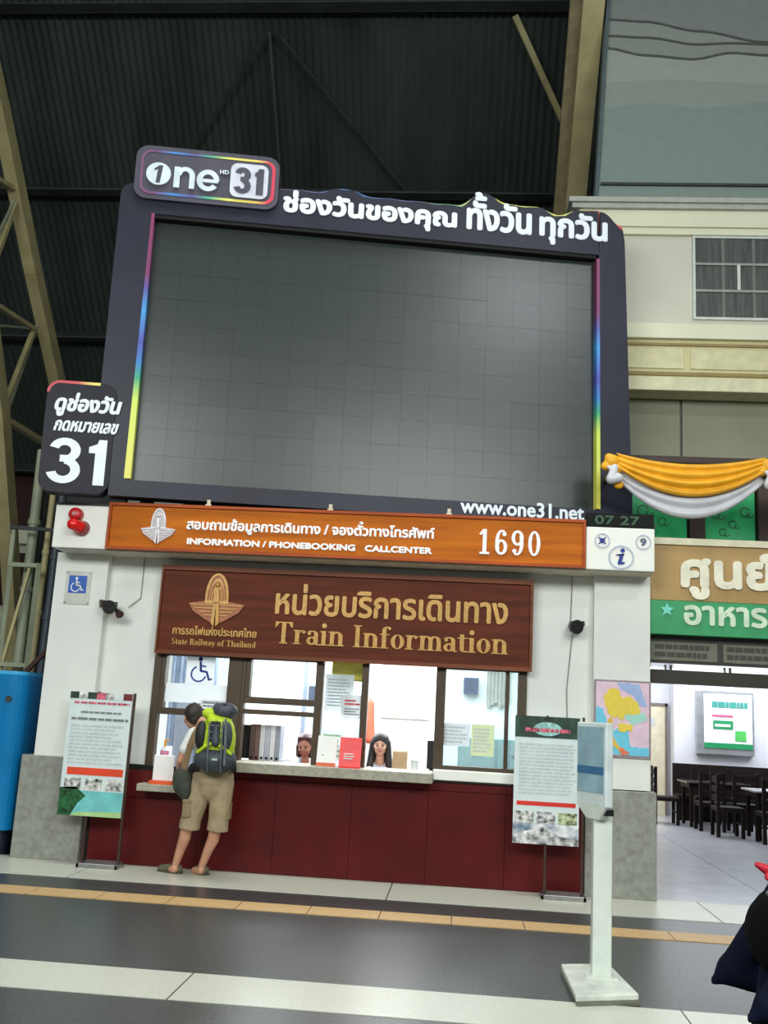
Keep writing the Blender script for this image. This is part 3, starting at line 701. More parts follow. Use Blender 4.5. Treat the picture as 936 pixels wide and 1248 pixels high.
# ================================================================== BOOTH INTERIOR
t = thing('desk', 'long pale desk running behind the booth windows', 'desk', (-1.2, .8, 0))
MB().box(-2.6, .45, 1.0, .9, .70, 1.04).build('desktop', mat('desk_top', (190, 200, 210), .4), t)
for x in (-2.55, -.85, .8): MB().box(x, .47, 0, x+.05, .68, 1.0).build('leg', steel, t)
def monitor(x, y, z, wd, ht, rot, label, grp=None):
    t = thing('monitor', label, 'monitor', (x, y, z), (0, 0, rot))
    MB().box(-wd/2, -.02, .06, wd/2, .03, .06+ht).build('casing', black_m, t, local=True, bevel=.01)
    MB().box(-.1, -.08, 0, .1, .1, .012).build('foot', black_m, t, local=True)
    MB().box(-.02, .0, .01, .02, .03, .12).build('stand', black_m, t, local=True)
monitor(-2.42, .58, 1.04, .30, .36, R(4), 'black monitor seen from behind, beside the backpack in second window')
monitor(-.28, .60, 1.04, .10, .3, R(0), 'slim black monitor edge at the right of the open window')
# binders
for k, c in enumerate([(96, 76, 70), (120, 90, 84), (214, 216, 224), (180, 186, 200), (224, 224, 230), (150, 156, 170)]):
    x = -2.25+k*.056; t = thing('box_file', ['brown box file leftmost of the row of files behind the counter', 'reddish brown box file second in the row of files', 'white box file third in the row of files', 'light grey box file fourth in the row of files', 'bright white box file fifth in the row of files', 'slate grey box file rightmost in the row of files'][k], 'file', (x, .6, 1.04), group='box files on the desk')
    MB().box(x, .46, 1.04, x+.052, .69, 1.47).build('spine', mat('file%d' % k, c, .5), t); MB().disc(x+.026, 1.12, .014, .014, .456, .464, 10).build('finger_hole', dark_gap, t)
t = thing('desk_phone', 'white desk telephone handset beside the red-haired woman', 'telephone', (-1.83, .62, 1.04))
MB().box(-1.90, .50, 1.04, -1.79, .62, 1.07).build('base', paper, t, bevel=.008); b = MB(); b.limb([(-1.89, .54, 1.10, .02), (-1.84, .54, 1.115, .015), (-1.79, .54, 1.09, .02)]); b.build('handset', paper, t)
t = thing('whiteboard', 'framed pale wall chart behind the dark-haired woman in booth', 'board', (-.75, 3.48, 1.6))
MB().box(-1.08, 3.47, 1.60, -.40, 3.49, 2.34).build('frame', mat('chart_frame', (190, 180, 170), .5), t); MB().box(-1.05, 3.462, 1.63, -.43, 3.472, 2.31).build('sheet', mat('chart_sheet', (222, 224, 224), .6), t)
lines(MB(), -1.0, 1.7, -.48, 2.25, 3.458, 12, lgrey).build('print', lgrey, t)
t = thing('roller_blind', 'yellow roller blind at the top of the third window', 'blind', (-1.2, .3, 2.0))
MB().box(-1.38, .30, 1.99, -1.05, .31, 2.19).build('fabric', mat('yellow_blind', (214, 196, 60), .6), t); MB().tube((-1.38, .305, 1.99), (-1.05, .305, 1.99), .012, n=8).build('bottom_rail', mat('yellow_rail', (180, 160, 60), .6), t)
t = thing('room_curtain', 'grey-blue curtain hanging inside the left window', 'curtain', (-3.6, 2.5, 1.2))
b = MB()
for k in range(12):
    x = -3.75+k*.05; b.tube((x, 2.5+.02*(k % 2), 1.1), (x, 2.5+.02*(k % 2), 2.75), .03, n=8)
b.build('fabric', mat('greyblue_curtain', (120, 134, 156), .8), t)
t = thing('steel_locker', 'tall grey steel locker standing inside behind the left counter', 'locker', (-3.15, 1.2, 0))
MB().box(-3.25, 1.0, 0, -2.75, 1.5, 1.75).build('body', mat('locker_grey', (170, 178, 200), .4), t, bevel=.008)
MB().box(-3.0, .985, .1, -2.78, 1.0, 1.7).build('door', mat('locker_slate', (120, 134, 156), .4), t)
t = thing('desk_fan', 'pale round wall fan on the booth back wall behind left window', 'fan', (-2.72, 3.3, 2.1))
MB().ring(-3.02, 2.28, .25, .25, .23, .23, 3.2, 3.24, n=28).build('guard', mat('fan_grey', (190, 200, 204), .4), t); MB().tube((-3.02, 3.22, 2.28), (-3.02, 3.48, 2.28), .06, n=14).build('motor', mat('fan_grey', (190, 200, 204), .4), t)
b = MB()
for k in range(4):
    a = k*math.pi/2+.4; b.prism([(-3.02, 2.28), (-3.02+.21*math.cos(a-.35), 2.28+.21*math.sin(a-.35)), (-3.02+.21*math.cos(a+.35), 2.28+.21*math.sin(a+.35))], 3.205, 3.215)
b.build('blade', mat('fan_blade', (214, 222, 226), .4), t)
t = thing('partition', 'glazed grey partition with a dark switch plate inside the booth', 'partition', (-1.75, 2.2, 0))
MB().box(-1.98, 2.2, 0, -1.93, 2.24, 2.8).build('post', mat('steel_blue_post', (140, 152, 170), .4), t); MB().box(-1.93, 2.215, 1.2, -1.2, 2.225, 2.0).build('pane', glass_mat('partition_pane', (.8, .88, .9), .08, .15), t)
MB().box(-1.93, 2.2, 1.16, -1.2, 2.24, 1.2).build('rail', mat('steel_blue_post', (140, 152, 170), .4), t); MB().box(-1.90, 2.17, 1.75, -1.82, 2.2, 1.95).build('switch_plate', mat('slate_dark', (70, 78, 100), .5), t)
t = thing('cardboard_box', 'tan cardboard box on desk right of the dark-haired woman', 'box', (-.62, .8, 1.04))
MB().box(-.70, .55, 1.04, -.54, .69, 1.27).build('carton', mat('cardboard', (190, 160, 124), .8), t); MB().box(-.70, .545, 1.25, -.54, .55, 1.27).build('flap', mat('cardboard2', (206, 178, 140), .8), t)
t = thing('paper_cup', 'small white cup standing on desk beside the cardboard box', 'cup', (-.46, .65, 1.04))
MB().tube((-.46, .60, 1.04), (-.46, .60, 1.17), .032, .042, 14).build('body', paper, t); MB().tube((-.46, .60, 1.17), (-.46, .60, 1.18), .045, .045, 14).build('rim', lgrey, t)

t = thing('filing_cabinet', 'pale teal filing cabinet seen through the right booth window', 'cabinet', (.5, 2.4, 0))
tealc = mat('teal_cabinet', (132, 168, 172), .4)
MB().box(.0, 2.2, 0, .95, 2.7, 1.42).build('body', tealc, t, bevel=.008)
for k in range(4):
    for a in (.02, .49):
        d_ = MB().box(a, 2.185, .05+k*.34, a+.44, 2.2, .36+k*.34).build('drawer', mat('teal_drawer', (146, 180, 182), .4), t); MB().box(a+.17, 2.17, .2+k*.34, a+.27, 2.185, .22+k*.34).build('handle', steel, d_)
t = thing('wall_speaker', 'small dark blue wall speaker inside upper right booth window', 'speaker', (.14, 3.42, 2.0))
MB().box(.05, 3.36, 1.98, .25, 3.5, 2.2).build('body', mat('dark_blue_box', (50, 66, 110), .5), t, bevel=.006); MB().box(.08, 3.35, 2.01, .22, 3.36, 2.17).build('grille', mat('speaker_grille', (40, 50, 84), .7), t)
t = thing('wall_towel', 'grey and tan towel hanging inside the upper right booth window', 'towel', (.52, 3.42, 1.95))
b = MB()
for k in range(6): b.tube((.40+k*.05, 3.46, 1.82+.03*(k % 3)), (.40+k*.05, 3.46, 2.36), .03, n=8)
b.build('cloth', mat('greybeige_towel', (168, 168, 160), .9), t); MB().tube((.34, 3.46, 2.37), (.72, 3.46, 2.37), .012, n=8).build('rail', steel, t)
# ---- people helper: seated clerk (head, torso, arms on desk)
skin = mat('skin_tan', (196, 142, 116), .5, var=.03); skin_l = mat('skin_light', (206, 158, 134), .5, var=.03)
eye_m = mat('eye_dark', (24, 18, 16), .3); lip_m = mat('lip', (160, 80, 76), .5)
def hand(mb, w_, d, side, s=1.0, curl=.35, up_=(0, 0, 1)):
    """palm, four unequal bent fingers and a thumb, from wrist w_ along direction d"""
    w_ = Vector(w_); d = Vector(d).normalized(); u = Vector(up_); a = d.cross(u).normalized(); u = a.cross(d).normalized()
    pc = w_+d*.05*s
    mb.limb([(*w_, .026*s), (*(w_+d*.03*s), .028*s)])
    for k in range(4):
        off = (k-1.5)*.019*s; mb.limb([(*(w_+d*.01*s+a*off*.6), .015*s), (*(w_+d*.085*s+a*off), .013*s)])
        l = (.066, .076, .07, .054)[k if side > 0 else 3-k]*s
        p0 = w_+d*.085*s+a*off; p1 = p0+(d*math.cos(curl)-u*math.sin(curl))*l*.5; p2 = p1+(d*math.cos(curl*2.2)-u*math.sin(curl*2.2))*l*.5
        mb.limb([(*p0, .0095*s), (*p1, .0085*s), (*p2, .007*s)])
    t0 = w_+d*.03*s-a*side*.026*s; t1 = t0-a*side*.028*s+d*.03*s-u*.01*s; t2 = t1+d*.03*s-u*.012*s
    mb.limb([(*t0, .013*s), (*t1, .0105*s), (*t2, .009*s)])
def head(mb, c, r, f):
    """skull, jaw, nose, ears; f = facing direction (unit, mostly horizontal)"""
    c = Vector(c); f = Vector(f).normalized(); sd = f.cross(Vector((0, 0, 1))).normalized(); u = sd.cross(f)
    mb.ell(c+u*.02, (r*.86, r*.9, r*1.05)); mb.ell(c-u*r*.55+f*r*.18, (r*.62, r*.62, r*.62)); mb.ell(c-u*r*.95+f*r*.42, r*.26)
    mb.limb([(*(c+f*r*.86+u*.005), r*.10), (*(c+f*r*1.04-u*r*.28), r*.13)])
    for s_ in (-1, 1):
        mb.ell(c+sd*s_*r*.88-u*r*.12, (r*.14, r*.16, r*.26)); mb.ell(c+f*r*.66+sd*s_*r*.38-u*r*.3, r*.26)
def face_bits(t, c, r, f):
    c = Vector(c); f = Vector(f).normalized(); sd = f.cross(Vector((0, 0, 1))).normalized(); u = sd.cross(f)
    for s_ in (-1, 1):
        MB().ell(c+f*r*.86+sd*s_*r*.34-u*r*.02, (r*.13, r*.10, r*.07)).build('eye', eye_m, t)
        MB().limb([(*(c+f*r*.88+sd*s_*r*.2+u*r*.17), r*.035), (*(c+f*r*.82+sd*s_*r*.5+u*r*.17), r*.03)]).build('eyebrow', eye_m, t)
    MB().limb([(*(c+f*r*.93-sd*r*.2-u*r*.62), r*.05), (*(c+f*r*.98-u*r*.63), r*.07), (*(c+f*r*.93+sd*r*.2-u*r*.62), r*.05)]).build('mouth', lip_m, t)
def clerk(x, y, zh, label, hair_col, shirt, long_hair, f, collar=None, sk=skin_l):
    t = thing('person', label, 'person', (x, y, .5)); c = (x, y, zh); r = .098
    b = MB(); head(b, c, r, f)
    b.limb([(x, y+.03, zh-.1, .045), (x, y+.05, zh-.19, .055)]); b.limb([(x-.14, y+.06, zh-.26, .06), (x+.14, y+.06, zh-.26, .06)])
    b.ell((x, y+.07, zh-.42), (.17, .11, .22)); b.ell((x, y+.07, zh-.68), (.16, .13, .16))
    for s_ in (-1, 1):
        b.limb([(x+s_*.16, y+.06, zh-.27, .05), (x+s_*.21, y+.0, zh-.48, .04), (x+s_*.1, y-.25, 1.05, .028)])
        hand(b, (x+s_*.1, y-.25, 1.06), (-s_*.5, -.6, 0), s_, .9, .15)
        b.limb([(x+s_*.09, y+.07, zh-.75, .09), (x+s_*.1, y-.28, zh-.75, .07), (x+s_*.1, y-.28, .08, .045)]); b.limb([(x+s_*.1, y-.24, .05, .045), (x+s_*.1, y-.4, .04, .035)])
    b.build('body', sk, t, remesh=.008, smooth=4)
    face_bits(t, c, r, f)
    b = MB(); b.limb([(x-.15, y+.06, zh-.265, .066), (x+.15, y+.06, zh-.265, .066)]); b.ell((x, y+.07, zh-.42), (.185, .125, .23)); b.ell((x, y+.07, zh-.66), (.17, .14, .16))
    for s_ in (-1, 1): b.limb([(x+s_*.16, y+.06, zh-.275, .06), (x+s_*.205, y+.01, zh-.46, .05)])
    b.build('shirt', shirt, t, remesh=.012)
    fv = Vector(f).normalized(); C_ = Vector(c)
    b = MB(); b.ell(C_-fv*.016+Vector((0, 0, .042)), (r*1.06, r*1.05, r*1.05))
    if long_hair:
        for s_ in (-1, 1):
            b.limb([(x+s_*.075, y+.01, zh+.02, .045), (x+s_*.095, y+.02, zh-.12, .042), (x+s_*.115, y+.0, zh-.27, .04)])
        b.limb([(x, y+.07, zh, .08), (x, y+.1, zh-.22, .08)])
    else:
        b.limb([(x-.06, y+.04, zh-.02, .055), (x-.07, y+.04, zh-.1, .04)]); b.limb([(x+.06, y+.04, zh-.02, .055), (x+.07, y+.04, zh-.1, .04)])
        b.limb([(x-.06, y-.05, zh+.075, .03), (x+.06, y-.05, zh+.075, .03)])
    b.build('hair', hair_col, t, remesh=.008, smooth=4)
    # stool she sits on
    st = thing('office_chair', 'dark office chair under '+('the long-haired woman' if long_hair else 'the red-haired woman'), 'chair', (x, y+.08, 0))
    MB().tube((x, y+.08, zh-.9), (x, y+.08, zh-.84), .2, .21, 18).build('seat', black_m, st); MB().tube((x, y+.08, .05), (x, y+.08, zh-.9), .03, n=10).build('column', steel, st)
    for k in range(5):
        a = k*2*math.pi/5; MB().bar((x, y+.08, .06), (x+.25*math.cos(a), y+.08+.25*math.sin(a), .035), .04, .03).build('leg', black_m, st)
clerk(-1.72, 1.0, 1.255, 'seated woman with dark red hair at the desk in second window', mat('hair_wine', (66, 22, 26), .4, var=.15, scale=30), mat('dark_blouse', (60, 50, 66), .8), False, (-.15, -1, -.25), sk=mat('skin_shade', (170, 112, 92), .5))
clerk(-.87, 1.0, 1.31, 'seated woman with long black hair in pale blue blouse facing out', mat('hair_black', (28, 20, 22), .4, var=.15, scale=30), mat('pale_blue_blouse', (196, 204, 226), .8), True, (.02, -1, -.05))
t = thing('orange_jacket', 'orange-red jacket hanging behind the post of the third window', 'jacket', (-1.22, 3.42, 1.3))
b = MB(); b.limb([(-1.22, 3.40, 1.77, .06), (-1.24, 3.40, 1.55, .09), (-1.21, 3.40, 1.32, .08)]); b.build('cloth', mat('orange_cloth', (226, 96, 70), .8), t, remesh=.015); MB().limb([(-1.22, 3.5, 1.86, .012), (-1.22, 3.42, 1.85, .012), (-1.22, 3.42, 1.79, .012)]).build('hook', steel, t)

# ================================================================== BACKPACKER
t = thing('person', 'bending man in white tee and khaki cargo shorts at the left window', 'person', (-2.5, -.38, 0))
OY = -.05
def o3(x, y, z, r): return (x, y+OY, z, r)
b = MB()
for (ax, kx, hx, ay) in ((-2.735, -2.63, -2.52, -.24), (-2.475, -2.345, -2.30, -.22)):
    b.limb([o3(hx, -.36, .88, .095), o3((hx+kx)/2, -.38, .66, .085), o3(kx, -.36, .47, .058), o3(kx-.02, -.325, .36, .060), o3((kx+ax)/2-.01, -.29, .24, .048), o3(ax, ay-.03, .09, .036)])
    b.limb([o3(ax, ay-.045, .05, .038), o3(ax-.09, ay+.04, .035, .032)])
b.limb([o3(-2.41, -.36, .95, .14), o3(-2.44, -.34, 1.12, .13), o3(-2.50, -.28, 1.30, .14)]); b.limb([o3(-2.62, -.27, 1.36, .065), o3(-2.40, -.27, 1.36, .065)])
b.limb([o3(-2.54, -.27, 1.40, .065), o3(-2.60, -.24, 1.47, .058), o3(-2.67, -.2, 1.50, .055)])
HC = Vector((-2.715, -.25, 1.525)); HF = Vector((-.75, .75, -.35)).normalized()
head(b, HC, .1, HF)
b.limb([o3(-2.67, -.28, 1.36, .06), o3(-2.725, -.33, 1.21, .05), o3(-2.755, -.34, 1.09, .045), o3(-2.79, -.24, 1.0, .037), o3(-2.82, -.15, .94, .028)])
hand(b, (-2.82, -.20, .94), (-.25, .8, -.45), -1, 1.0, .5)
b.limb([o3(-2.36, -.28, 1.36, .058), o3(-2.32, -.18, 1.17, .047), o3(-2.31, -.08, 1.06, .042), o3(-2.38, -.02, .96, .034), o3(-2.43, .0, .93, .026)])
hand(b, (-2.43, -.05, .93), (-.8, .4, -.45), 1, 1.0, .4)
b.build('body', mat('skin_sunburnt', (200, 146, 118), .5, var=.05), t, remesh=.009, smooth=4)
face_bits(t, HC, .1, HF)
b = MB(); b.ell(HC-HF*.022+Vector((0, 0, .028)), (.102, .102, .105)); b.ell(HC-HF*.05-Vector((0, 0, .03)), (.075, .075, .07)); b.limb([(*(HC+HF*.05+Vector((0, 0, .09))), .03), (*(HC-HF*.02+Vector((0, 0, .11))), .03)])
b.build('hair', mat('hair_dark_brown', (44, 34, 32), .6, var=.2, scale=40), t, remesh=.008, smooth=3)
b = MB(); b.limb([o3(-2.41, -.36, .93, .158), o3(-2.42, -.35, 1.0, .155), o3(-2.45, -.33, 1.14, .142), o3(-2.51, -.28, 1.29, .150)]); b.limb([o3(-2.64, -.27, 1.36, .072), o3(-2.38, -.27, 1.36, .072)])
b.limb([o3(-2.665, -.28, 1.355, .068), o3(-2.72, -.33, 1.20, .066)]); b.limb([o3(-2.36, -.28, 1.355, .068), o3(-2.33, -.2, 1.20, .064)])
b.build('tee_shirt', mat('white_cotton', (228, 228, 226), .8, var=.02), t, remesh=.011, smooth=5)
b = MB(); b.limb([o3(-2.49, -.36, .95, .13), o3(-2.33, -.36, .95, .13)]); b.limb([o3(-2.41, -.37, .86, .15), o3(-2.41, -.36, .93, .17)])
for hx, kx in ((-2.51, -2.60), (-2.31, -2.32)):
    b.limb([o3(hx, -.36, .90, .118), o3((hx+kx)/2, -.37, .68, .108), o3(kx, -.36, .52, .100)]); b.tube(o3(kx, -.36, .54, 0)[:3], o3(kx-.005, -.355, .445, 0)[:3], .102, .106, 18)
khaki = mat('khaki_cotton', (166, 148, 118), .85, var=.08, scale=12, bump=.2)
sh = b.build('cargo_shorts', khaki, t, remesh=.011, smooth=3)
khd = mat('khaki_pocket', (142, 124, 94), .85, var=.06)
b = MB(); b.box(-2.665, -.525, .56, -2.57, -.44, .71); b.box(-2.67, -.53, .70, -2.565, -.44, .735); b.build('cargo_pocket', khd, sh, bevel=.01)
MB().box(-2.225, -.47, .56, -2.203, -.36, .72).build('cargo_pocket', khd, sh, bevel=.01)
shoe_m = mat('olive_canvas', (98, 92, 74), .8, var=.1, scale=20); sole = mat('shoe_sole', (70, 66, 56), .8)
for ax, ay, d in ((-2.735, -.29, (-.16, .045)), (-2.475, -.27, (-.09, .10))):
    b = MB(); b.limb([(ax+.03, ay-.01, .05, .044), (ax+d[0]*.4, ay+d[1]*.4, .045, .046), (ax+d[0], ay+d[1], .036, .036)])
    s_ = b.build('shoe', shoe_m, t, remesh=.008, smooth=3)
    b = MB(); b.limb([(ax+.03, ay-.01, .014, .046), (ax+d[0]*.5, ay+d[1]*.5, .014, .048), (ax+d[0], ay+d[1], .014, .04)]); b.v = [(x, y, max(.001, min(.022, z))) for x, y, z in b.v]; b.build('sole', sole, s_)
# backpack (lime and charcoal)
t = thing('hiking_backpack', 'lime green and charcoal hiking backpack worn by the bending man', 'backpack', (-2.34, -.62, 1.0))
lime = mat('lime_nylon', (182, 208, 36), .6, var=.06, scale=10, bump=.2); char = mat('charcoal_nylon', (56, 64, 72), .6, var=.12, scale=12, bump=.2); blk = mat('black_nylon', (24, 26, 28), .6, var=.1)
b = MB(); b.ell((-2.34, -.66, 1.32), (.185, .13, .28)); b.ell((-2.35, -.64, 1.2), (.19, .13, .2)); b.build('main_bag', lime, t, remesh=.012)
b = MB(); b.ell((-2.34, -.68, 1.135), (.215, .155, .13)); b.ell((-2.33, -.66, 1.12), (.2, .14, .12)); b.build('bottom_compartment', char, t, remesh=.012)
b = MB(); b.ell((-2.29, -.64, 1.60), (.13, .12, .085)); b.limb([(-2.37, -.63, 1.62, .055), (-2.25, -.66, 1.585, .065)]); b.build('lid', mat('slate_nylon', (62, 66, 78), .6, var=.12, scale=12), t, remesh=.01)
b = MB(); b.ell((-2.44, -.68, 1.57), (.07, .07, .055)); b.ell((-2.38, -.74, 1.50), (.06, .05, .05)); b.ell((-2.41, -.72, 1.44), (.045, .05, .06)); b.build('rolled_top', lime, t, remesh=.01)
for s_, xx in ((-1, -2.485), (1, -2.235)):
    b = MB(); b.ell((xx, -.735, 1.36), (.06, .05, .14)); b.build('side_pocket', blk if s_ < 0 else char, t)
b = MB(); b.limb([(-2.33, -.79, 1.42, .035), (-2.32, -.81, 1.30, .04)]); b.build('front_pocket', char, t)
for x in (-2.40, -2.27): MB().limb([(x, -.77, 1.5, .008), (x+.01, -.81, 1.36, .008), (x+.02, -.835, 1.15, .008), (x+.02, -.80, 1.03, .008)]).build('strap', mat('grey_strap', (90, 98, 106), .6), t)
MB().limb([(-2.24, -.80, 1.52, .012), (-2.22, -.83, 1.3, .014), (-2.21, -.84, 1.1, .014)]).build('strap', mat('grey_strap', (90, 98, 106), .6), t)
for x0 in (-2.46,): b = MB(); b.limb([(x0, -.55, 1.42, .018), (x0-.03, -.46, 1.44, .018), (x0-.03, -.36, 1.45, .02)]); b.build('shoulder_strap', blk, t)
b = MB(); b.limb([(-2.5, -.6, 1.08, .045), (-2.6, -.5, 1.04, .04), (-2.56, -.42, 1.03, .03)]); b.limb([(-2.18, -.6, 1.08, .04), (-2.2, -.45, 1.03, .03)]); b.build('hip_belt', blk, t)
for (ax_, az_, bx_, bz_) in ((-2.50, 1.20, -2.34, 1.30), (-2.18, 1.20, -2.34, 1.30)):
    MB().limb([(ax_, -.755, az_, .016), ((ax_+bx_)/2, -.79, (az_+bz_)/2+.012, .018), (bx_, -.80, bz_, .014)]).build('piping', lime, t)
b = MB(); b.box(-2.385, -.80, 1.30, -2.29, -.775, 1.50); b.build('mesh_panel', blk, t, bevel=.008)
for z in (1.34, 1.40, 1.46): MB().box(-2.40, -.807, z-.006, -2.275, -.80, z+.006).build('webbing', mat('grey_strap', (90, 98, 106), .6), t)
MB().limb([(-2.25, -.70, 1.655, .008), (-2.28, -.73, 1.66, .008), (-2.31, -.70, 1.655, .008)]).build('grab_loop', blk, t)
b = MB(); b.box(-2.335, -.845, 1.135, -2.28, -.838, 1.155); b.build('logo_tag', mat('mint_tag', (160, 190, 170), .5), t)
# sling bag
t = thing('sling_bag', 'dark grey-green sling bag with wide tan strap hanging at the man\u2019s left hip'.replace('\u2019', "'"), 'bag', (-2.72, -.5, .7))
b = MB(); b.ell((-2.70, -.47, .90), (.10, .07, .15)); b.ell((-2.66, -.49, .82), (.07, .06, .10)); b.ell((-2.76, -.44, .93), (.05, .05, .09)); b.build('pouch', mat('greygreen_canvas', (58, 62, 54), .8, var=.12, scale=12), t, remesh=.01)
b = MB(); pts = [(-2.555, -.475, 1.47), (-2.60, -.50, 1.38), (-2.64, -.515, 1.26), (-2.665, -.51, 1.13), (-2.69, -.50, 1.0)]
for a, c in zip(pts, pts[1:]): b.bar(a, c, .062, .012, upv=(0, 1, 0))
b.limb([(-2.555, -.475, 1.47, .02), (-2.50, -.33, 1.47, .02)]); b.build('strap', mat('tan_webbing', (138, 112, 84), .8), t)

# ================================================================== POSTER STANDS
teal = mat('teal_print', (110, 190, 190), .5, var=.12, scale=5); orange_red = mat('orange_red_print', (226, 70, 32), .5)
dgreen = mat('dark_green_print', (30, 60, 44), .5, var=.4, scale=12); photo_m = mat('photo_print', (90, 88, 84), .5, var=.6, scale=22, col2=(190, 186, 176))
skyp = mat('blue_print2', (70, 140, 190), .5, var=.3, scale=8, col2=(210, 226, 236)); palep = mat('pale_mint_print', (214, 226, 226), .6, var=.02)
def stand(x0, x1, z0, z1, bx0, bx1, px, label, kind):
    t = thing('poster_stand', label, 'poster stand', ((bx0+bx1)/2, -.25, 0), group=None)
    y = -.30
    b = MB(); b.box(bx0, -.36, .006, bx1, -.34, .05); b.box(bx0, -.16, .006, bx1, -.14, .05); b.box(bx0, -.36, .006, bx0+.03, -.14, .05); b.box(bx1-.03, -.36, .006, bx1, -.14, .05)
    b.build('base_frame', steel, t, bevel=.004)
    MB().prism_y([(-.34, .02), (-.16, .02), (-.16, .06), (-.20, .045), (-.30, .03)], bx0+.03, bx1-.03).build('base_tray', mat('tray_steel', (190, 192, 196), .25, metal=.8), t)
    for x in px: MB().box(x-.012, y+.03, .03, x+.012, y+.055, z1+.01).build('pole', mat('pole_brown', (70, 54, 46), .4, metal=.4), t)
    pb = MB().box(x0, y, z0, x1, y+.02, z1, palep).build('poster', None, t)
    W_ = x1-x0; H = z1-z0; f = y-.003
    X = lambda u: x0+u*W_
    Z = lambda v: z1-v*H
    if kind == 1:
        b = MB()
        for k in range(7): b.box(X(k/7), f, Z(.055), X((k+1)/7), f+.003, Z(0), [dgreen, photo_m, dgreen, mat('pink_print', (200, 90, 110), .5, var=.4, scale=25), photo_m, palep, mat('dark_red_print', (110, 26, 30), .5)][k])
        b.build('photo_banner', None, pb)
        b = MB(); lines(b, X(.08), Z(.105), X(.97), Z(.07), f, 1, mat('pink_print', (200, 90, 110), .5), ragged=.0); b.build('heading', None, pb)
        b = MB(); lines(b, X(.2), Z(.18), X(.85), Z(.15), f, 1, ink, ragged=0); lines(b, X(.06), Z(.24), X(.97), Z(.2), f, 1, ink, ragged=0); lines(b, X(.06), Z(.59), X(.96), Z(.26), f, 11, lgrey); b.build('print', None, pb)
        MB().box(X(.08), f, Z(.675), X(.97), f+.003, Z(.615)).build('orange_bar', orange_red, pb)
        for k in range(3): MB().box(X(.06+.33*k), f-.002, Z(.79), X(.32+.33*k), f+.003, Z(.70)).build('photo', photo_m, pb)
        b = MB(); b.box(X(0), f, Z(1), X(1), f+.002, Z(.80), teal); b.prism([(X(0), Z(1)), (X(0), Z(.78)), (X(.25), Z(.77)), (X(.42), Z(.84)), (X(.3), Z(.9)), (X(.2), Z(1))], f-.002, f, mat('leaf_print', (24, 84, 44), .5, var=.5, scale=20))
        b.prism([(X(.15), Z(1)), (X(.3), Z(.97)), (X(1), Z(.955)), (X(1), Z(1))], f-.002, f, mat('sand_print', (170, 206, 140), .5)); b.build('seascape', None, pb)
    else:
        b = MB(); b.box(X(0), f, Z(.17), X(1), f+.003, Z(0), dgreen); b.disc(X(.5), Z(.10), W_*.22, H*.055, f-.002, f, 20, mat('logo_teal_print', (150, 200, 196), .5, var=.2, scale=30))
        lines(b, X(.16), Z(.14), X(.85), Z(.08), f-.004, 1, mat('pink_print', (200, 90, 110), .5), ragged=0); b.build('header', None, pb)
        b = MB(); lines(b, X(.07), Z(.62), X(.95), Z(.21), f, 15, lgrey, ragged=.12); b.build('print', None, pb)
        MB().box(X(.05), f, Z(.705), X(.95), f+.003, Z(.672)).build('red_bar', mat('red_bar_print', (214, 44, 30), .5), pb)
        for k in range(3): MB().box(X(.03+.33*k), f-.003, Z(.84), X(.31+.33*k), f+.003, Z(.75)).build('photo', [photo_m, mat('green_photo', (90, 150, 90), .5, var=.5, scale=25, col2=(200, 220, 190)), mat('olive_photo', (70, 90, 60), .5, var=.4, scale=25, col2=(170, 180, 140))][k], pb)
        b = MB(); b.box(X(0), f, Z(1), X(1), f+.002, Z(.84), skyp); b.prism([(X(0), Z(.93)), (X(.5), Z(.86)), (X(.7), Z(.93)), (X(1), Z(.95)), (X(1), Z(1)), (X(0), Z(1))], f-.002, f, mat('roof_print', (60, 50, 60), .5, var=.5, scale=15, col2=(220, 224, 220))); b.build('temple_photo', None, pb)
stand(-4.0, -3.345, .49, 1.715, -3.73, -3.31, (-3.71, -3.335), 'tall poster stand with orange bar and teal seascape, before left pillar', 1)
stand(.56, 1.195, .50, 1.715, .84, 1.27, (.88, 1.235), 'tall poster stand with dark green header and red bar, near right pillar', 2)
